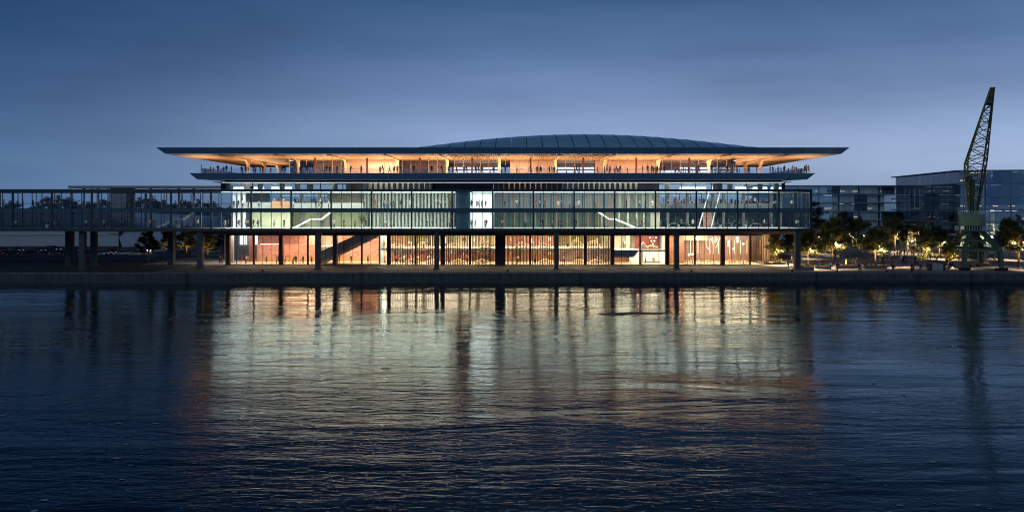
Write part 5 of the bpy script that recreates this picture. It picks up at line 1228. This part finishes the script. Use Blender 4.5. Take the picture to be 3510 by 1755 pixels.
def label_people():
    tcol = sorted([PX(p, 8.5) for p in (1080, 1258, 1439, 1618, 1819, 1999, 2181, 2363)])
    bays = {}
    NUM = ['zero', 'one', 'two', 'three', 'four', 'five', 'six', 'seven', 'eight', 'nine']
    def where(zone, x):
        if zone == 'terrace':
            k = sum(1 for t in tcol if t < x)
            if k == 0: return ('tA', 'at the open left end of the terrace') if x < -44.6 else ('tB', 'on the terrace before the first brown column')
            if k == len(tcol): return ('tZ', 'at the open right end of the terrace') if x > 44.9 else ('tY', 'on the terrace past the last brown column')
            return ('t%d' % k, 'between terrace brown columns %s and %s' % (NUM[k], NUM[k+1]))
        if zone in ('upper', 'lower'):
            k = sum(1 for t in POST if -98 < t < x)
            return ('w%s%d' % (zone, k), 'on %s walkway floor, %s walkway bay' % (zone, ORD[k])) if x < XL else ('%s%d' % (zone, k), 'on %s glazed floor, %s building bay' % (zone, ORD[k-6]))
        return {'lobby': ('lo', 'in the terracotta walled lobby'), 'mezz': ('mz', 'on the ground floor mezzanine'),
                'gallery': ('ga', 'in the white exhibition room'), 'plazaseat': ('ps', 'sitting at the plaza edge'), 'lot': ('lot', 'on the path under the bridge'),
                'plaza': ('pl%d' % max(1, min(6, int((x-50)/8))), 'on the plaza %s' % ['by the last building pier', 'by the last building pier', 'near the front planters', 'past the front planters', 'near the utility cabinets', 'by the crane portal', 'beyond the crane'][min(6, max(0, int((x-50)/8)))])}[zone]
    groups = {}
    for t in PEOPLE:
        key, ph = where(t[1], t[2]); groups.setdefault(key, []).append((t, ph))
    gname = {'terrace': 'people on the terrace', 'upper': 'people on the glazed floors', 'lower': 'people on the glazed floors', 'lowerback': 'people on the glazed floors', 'lobby': 'people on the ground floor', 'slats': 'people on the ground floor', 'mezz': 'people on the ground floor', 'gallery': 'people on the ground floor', 'plaza': 'people on the plaza', 'plazaseat': 'people on the plaza', 'lot': 'people by the car park'}
    for key, L in groups.items():
        L.sort(key=lambda e: e[0][2])
        cnt = {}
        for (t, ph) in L: cnt[t[4]] = cnt.get(t[4], 0)+1
        seen = {}
        for (t, ph) in L:
            o, zone, x, Y, top, legs, pose, s = t
            w = 'child' if s < 0.7 else 'person'; g = 'dress' if pose == 'dress' else ('coat' if pose == 'coat' else 'top')
            seen[top] = seen.get(top, 0)+1
            lab = '%s in %s %s %s' % (w, top, g, ph)
            if cnt[top] > 1: lab += ', %s %s from left' % (ORD[min(23, seen[top]-1)], top)
            tag(o, lab, 'person', gname[zone])
def far_crowd():
    """the diners deep inside and the visitors behind the slats, past the three hundred that show largest"""
    mats = [SKIN, HAIR, SHOE]+list(PM.values()); q = MB(); keep = []
    for t in PEOPLE:
        o = t[0]
        if t[1] not in ('lowerback', 'slats', 'upback'): keep.append(t); continue
        me = o.data; mw = Matrix.LocRotScale(o.location, o.rotation_euler, o.scale); k = len(q.v)
        q.v += [tuple(mw @ v.co) for v in me.vertices]; mi = [mats.index(sl_.material) for sl_ in o.material_slots]
        for p in me.polygons: q.f.append([k+i for i in p.vertices]); q.m.append(mi[p.material_index])
        bpy.data.objects.remove(o)
    PEOPLE[:] = keep
    tag(q.build('crowd', mats, smooth=True), 'distant crowd of visitors behind the slat screen and at the dining tables', 'crowd', kind='stuff')
far_crowd()
label_people()

# ------------------------------------------------------------------ things inside and small things
def chair_meshes():
    seat = MB().box(-.21, .21, -.21, .21, .43, .47).mesh('seat', M['chair']); back = MB().box(-.2, .2, .18, .21, .52, .85).mesh('backrest', M['chair']); leg = MB().box(-.02, .02, -.02, .02, 0, .43).mesh('leg', M['chair'])
    return seat, back, leg
def furniture():
    seat, back, leg = chair_meshes(); r = random.Random(9)
    top = MB().bar((0, 0, .72), (0, 0, .76), .5, n=14).mesh('table_top', M['woodlight']); stem = MB().bar((0, 0, .05), (0, 0, .72), .05, n=6).mesh('stem', M['iron']); foot = MB().bar((0, 0, 0), (0, 0, .05), .28, n=10).mesh('foot', M['iron'])
    spots = [(2356, 16.5), (2374, 19.5), (2400, 16.8), (2424, 18.0), (2450, 16.2), (2500, 17.5), (2520, 19.5), (2548, 16.6)]
    for i, (p, Y) in enumerate(spots):
        x = PX(p, Y); t = empty('round_table', (x, Y, 0.05)); tag(t, 'round restaurant table, %s from the terracotta wall' % ORD[i], 'table', 'restaurant tables')
        for nm, me in (('table_top', top), ('stem', stem), ('foot', foot)): link(nm, me, t, (x, Y, 0.05))
        for k in range(3):
            a = r.uniform(-0.5, 0.3)+k*1.6; cx, cy_ = x+0.8*math.cos(a), Y+0.8*math.sin(a)
            c = empty('dining_chair', (cx, cy_, 0.05)); c.rotation_euler[2] = a-math.pi/2; tag(c, 'wooden dining chair %s the %s restaurant table from the terracotta wall' % (('on the right of', 'behind', 'on the left of')[k], ORD[i]), 'chair', 'chairs at restaurant table %d' % (i+1))
            for nm, me, l in [('seat', seat, (0, 0, 0)), ('backrest', back, (0, 0, 0))]+[('leg', leg, (sx*.18, sy*.18, 0)) for sx in (-1, 1) for sy in (-1, 1)]:
                o = bpy.data.objects.new(nm, me); C.objects.link(o); o.parent = c; o.location = l
    # hanging lamps
    gl = MB().ball((0, 0, 0), 0.26, 12).mesh('globe', M['globe'])
    for i, (p, Y, z) in enumerate(((2392, 17, 5.35), (2455, 16.5, 5.2), (2527, 16.5, 5.5), (2528, 17.5, 4.75), (2497, 18, 4.5), (2496, 16, 4.0), (2515, 17, 3.2), (2548, 16, 4.3), (2362, 18, 1.9), (2374, 18.5, 1.95))):
        x = PX(p, Y); t = empty('pendant_lamp', (x, Y, z)); tag(t, 'glowing globe pendant lamp in the restaurant, %s from the terracotta wall' % ORD[i], 'lamp', 'restaurant pendant lamps')
        k = 1.7 if i == 0 else (0.8 if i > 4 else 1.0); link('globe', gl, t, (x, Y, z), scale=(k, k, k)); q = MB(); q.bar((x, Y, z+0.2*k), (x, Y, GZ-0.06), 0.012, n=4); q.build('cord', M['iron'], t)
    x, Y = PX(2238, 17), 17; t = empty('globe_chandelier', (x, Y, 5)); tag(t, 'branched globe chandelier above the pale exhibit', 'lamp')
    q = MB(); q.bar((x, Y, 4.2), (x, Y, GZ-0.06), 0.03, n=4); q.build('stem', M['joint'], t)
    for z, w in ((5.55, 0.62), (4.85, 0.32)):
        q = MB(); q.bar((x-w, Y, z), (x+w, Y, z), 0.025, n=4); q.build('arm', M['joint'], t)
        for s in (-1, 1): link('globe', gl, t, (x+s*w, Y, z), scale=(.55,)*3)
    link('globe', gl, t, (x, Y, 4.25), scale=(.5,)*3)
    # looping neon line in the restaurant
    pts = []
    for (a, b) in ((2420, 800), (2420, 835), (2424, 850), (2429, 854), (2433, 850), (2433, 825), (2435, 817), (2439, 820), (2442, 835), (2443, 812), (2446, 812), (2448, 828), (2452, 833), (2456, 826), (2456, 812)): pts.append((PX(a, 16), 16, PZ(b, 16)))
    q = MB(); q.tube(pts, 0.06, 6); t = empty('neon_loop', (pts[0][0], 16, 5)); tag(t, 'looping lit neon line hanging in the restaurant', 'lamp'); q.build('tube', M['neon'], t); q = MB(); q.bar(pts[0], (pts[0][0], 16, GZ-0.06), 0.015, n=4); q.build('hanger', M['iron'], t)
    q = MB(); q.bar((PX(2453, 16.5), 16.5, PZ(851, 16.5)), (PX(2469, 16.5), 16.5, PZ(812, 16.5)), 0.05, n=6); t = empty('neon_rod', (PX(2460, 16.5), 16.5, 4)); tag(t, 'slanting lit neon rod beside the neon loop', 'lamp'); q.build('tube', M['neon'], t)
    # exhibits: pale jagged fossil mounts behind the slats and on the mezzanine
    def exhibit(p, Y, z, w, h, seed, label):
        rr = random.Random(seed); x = PX(p, Y); t = empty('fossil_exhibit', (x, Y, z)); tag(t, label, 'exhibit', 'pale exhibits')
        B('plinth', x-w*.55, x+w*.55, Y-.5, Y+.5, z, z+.18, M['beige'], t)
        q = MB(); spine = [(x-w*.5+w*i/7, Y+rr.uniform(-.08, .08), z+.3+h*math.sin(math.pi*(i+.6)/8.2)*rr.uniform(.8, 1)) for i in range(8)]
        q.tube(spine, 0.15, 6); q.build('backbone', M['bone'], t)
        for i, c in enumerate(spine[1:-1]):
            for s in (-1, 1): q = MB(); q.tube([c, (c[0]+.05, Y+s*.28, c[2]-.12*h), (c[0]+.08, Y+s*.2, max(z+.2, c[2]-.5*h))], 0.085, 5); q.build('rib_bone', M['bone'], t)
        q = MB(); q.ball((spine[-1][0]+.12, Y, spine[-1][2]+.05), .32, 8, sz=.75); q.build('skull', M['bone'], t)
        for i in (1, 5):
            for s in (-1, 1): q = MB(); q.tube([spine[i], (spine[i][0]-.05, Y+s*.25, z+.2+h*.35), (spine[i][0]+.08, Y+s*.22, z+.18)], .1, 5); q.build('leg_bone', M['bone'], t)
    for a in ((1360, 18.5, 3.25, 2.2, .8, 1, 'pale skeleton on the mezzanine at the start of the slats'), (1445, 18.4, 3.25, 1.8, 1.2, 2, 'pale skeleton on the mezzanine below the olive wall'), (1555, 18.6, 3.25, 2.6, .9, 3, 'low pale skeleton on the mezzanine before the dark core'),
              (1665, 18.6, 3.25, 2.4, 1.2, 4, 'tall pale skeleton on the mezzanine beside the dark core'), (1790, 18.6, 3.25, 3.0, 1.0, 5, 'long pale skeleton on the mezzanine past the dark core'), (1865, 18.5, 3.25, 2.2, .7, 6, 'low pale skeleton before the fifth pier'),
              (1975, 18.4, 3.25, 2.6, 1.7, 7, 'large arched skeleton on the mezzanine past the fifth pier'), (2032, 18.4, 3.25, 2.8, 1.5, 8, 'arched skeleton second past the fifth pier'), (2080, 18.2, 3.25, 1.8, 1.6, 9, 'tall pale skeleton at the end of the slats'), (2234, 17.6, 3.05, 2.2, .55, 10, 'lying pale skeleton under the globe chandelier'), (2204, 17.2, 3.05, 1.0, 1.3, 11, 'upright pale skeleton before the oxblood wall'),
              (1412, 17.8, .05, 2.6, .6, 12, 'low pale mount on the floor at the start of the slats'), (1480, 17.8, .05, 2.0, .6, 13, 'low pale mount on the floor by the fourth pier'), (1570, 17.8, .05, 2.2, .6, 14, 'low pale mount on the floor, slats before the core'), (1650, 17.8, .05, 2.2, .6, 15, 'low pale mount on the floor beside the core'), (1870, 17.8, .05, 2.4, .6, 16, 'low pale mount on the floor before the fifth pier'), (1985, 17.8, .05, 2.4, .6, 17, 'low pale mount on the floor past the fifth pier'), (2042, 17.8, .05, 2.2, .6, 18, 'low pale mount on the floor near the end of the slats')):
        exhibit(*a)
    # dining tables on the lower glazed floor
    for i, p in enumerate((2310, 2345, 2380, 2450, 2500, 2545, 2590, 2630)):
        Y = 10.5+(i % 3)*2; x = PX(p, Y); t = empty('dining_table', (x, Y, Z1)); tag(t, 'white clothed table on the lower glazed floor, %s of the dining row' % ORD[i], 'table', 'tables on the lower glazed floor')
        B('table_top', x-.8, x+.8, Y-.4, Y+.4, Z1+.72, Z1+.77, M['white'], t)
        for sx in (-.7, .7):
            for sy in (-.3, .3): B('leg', x+sx-.03, x+sx+.03, Y+sy-.03, Y+sy+.03, Z1-.02, Z1+.72, M['iron'], t)
    # suitcases
    for i, (p, Y, z, lab) in enumerate(((161, 2.5, Z1-.025, 'white suitcase rolling along the walkway'), (2293, 2.5, Z1-.025, 'silver suitcase pulled along the lower glazed floor'), (1004, 16.2, .055, 'white suitcase beside the group in the lobby'), (611, 2.5, Z1-.025, 'white push cart on the walkway below the stair'))):
        x = PX(p, Y); t = empty('suitcase', (x, Y, z)); tag(t, lab, 'suitcase')
        B('shell', x-.24, x+.24, Y-.14, Y+.14, z+.06, z+.72, M['white'], t); q = MB(); q.tube([(x-.12, Y+.1, z+.7), (x-.12, Y+.14, z+1.05), (x+.12, Y+.14, z+1.05), (x+.12, Y+.1, z+.7)], .015, 4); q.build('handle', M['iron'], t)
        for s in (-.18, .18): q = MB(); q.bar((x+s, Y-.05, z+.04), (x+s, Y+.05, z+.04), .04, n=8); q.build('wheel', M['iron'], t)
    # bicycles
    for i, (p, Y, lab) in enumerate(((757, 13.2, 'bicycle held by the people at the lobby corner'), (1036, 16.5, 'bicycle leaning at the foot of the big stair'))):
        x = PX(p, Y); t = empty('bicycle', (x, Y, .03)); tag(t, lab, 'bicycle'); z = .04+.33
        for s in (-.52, .52):
            w = empty('wheel', (x+s, Y, z), t); q = MB(); q.tube([(x+s+.32*math.cos(k*.3927), Y, z+.32*math.sin(k*.3927)) for k in range(17)], .022, 5); q.build('tyre', M['tyre'], w)
            q = MB(); [q.bar((x+s, Y, z), (x+s+.31*math.cos(k*.785), Y, z+.31*math.sin(k*.785)), .004, n=3) for k in range(8)]; q.build('spokes', M['rim'], w)
        q = MB(); A, B_, D, E_ = (x-.52, Y, z), (x-.05, Y, z-.03), (x-.18, Y, z+.5), (x+.36, Y, z+.5)
        for a, b in ((A, B_), (A, D), (B_, D), (D, E_), (B_, E_), (E_, (x+.52, Y, z))): q.bar(a, b, .018, n=5)
        q.build('frame', M['joint'], t); q = MB(); q.bar((x-.32, Y, z+.56), (x-.08, Y, z+.58), .05, n=6); q.build('saddle', M['iron'], t); q = MB(); q.tube([(x+.34, Y-.26, z+.62), (x+.36, Y, z+.6), (x+.34, Y+.26, z+.62)], .015, 5); q.build('handlebar', M['iron'], t)
furniture()

def potted_plants():
    r = random.Random(31); pot = MB().bar((0, 0, 0), (0, 0, .5), .2, .27, 10).mesh('pot', M['white'])
    lv = []
    for v in range(3):
        q = MB()
        for i in range(90):
            p = Vector((r.gauss(0, .3), r.gauss(0, .3), .6+abs(r.gauss(.45, .35)))); e1 = Vector((r.gauss(0, 1), r.gauss(0, 1), r.gauss(.3, .5))).normalized(); e2 = e1.cross(Vector((0, 0, 1))).normalized(); s_ = r.uniform(.25, .5)
            q.poly([tuple(p), tuple(p+e1*s_*.5+e2*s_*.2), tuple(p+e1*s_), tuple(p+e1*s_*.5-e2*s_*.2)], [(0, 1, 2, 3)])
        lv.append(q.mesh('foliage', M['plant']))
    for i, p in enumerate((2326, 2362, 2402, 2470, 2508, 2524, 2556, 2574, 2606, 2646, 1240, 1176)):
        Y = 13+(i % 3)*1.6; x = PX(p, Y); t = empty('potted_plant', (x, Y, Z1-.02)); tag(t, 'leafy potted plant on the lower glazed floor, %s in the row' % ORD[i], 'plant', 'potted plants')
        link('pot', pot, t, (x, Y, Z1-.02)); link('foliage', lv[i % 3], t, (x, Y, Z1-.02), scale=(1.3, 1.3, 1.3))
M['plant'] = mat('houseplant green', (0.08, 0.2, 0.04), 0.55, var=0.4, vscale=3)
potted_plants()
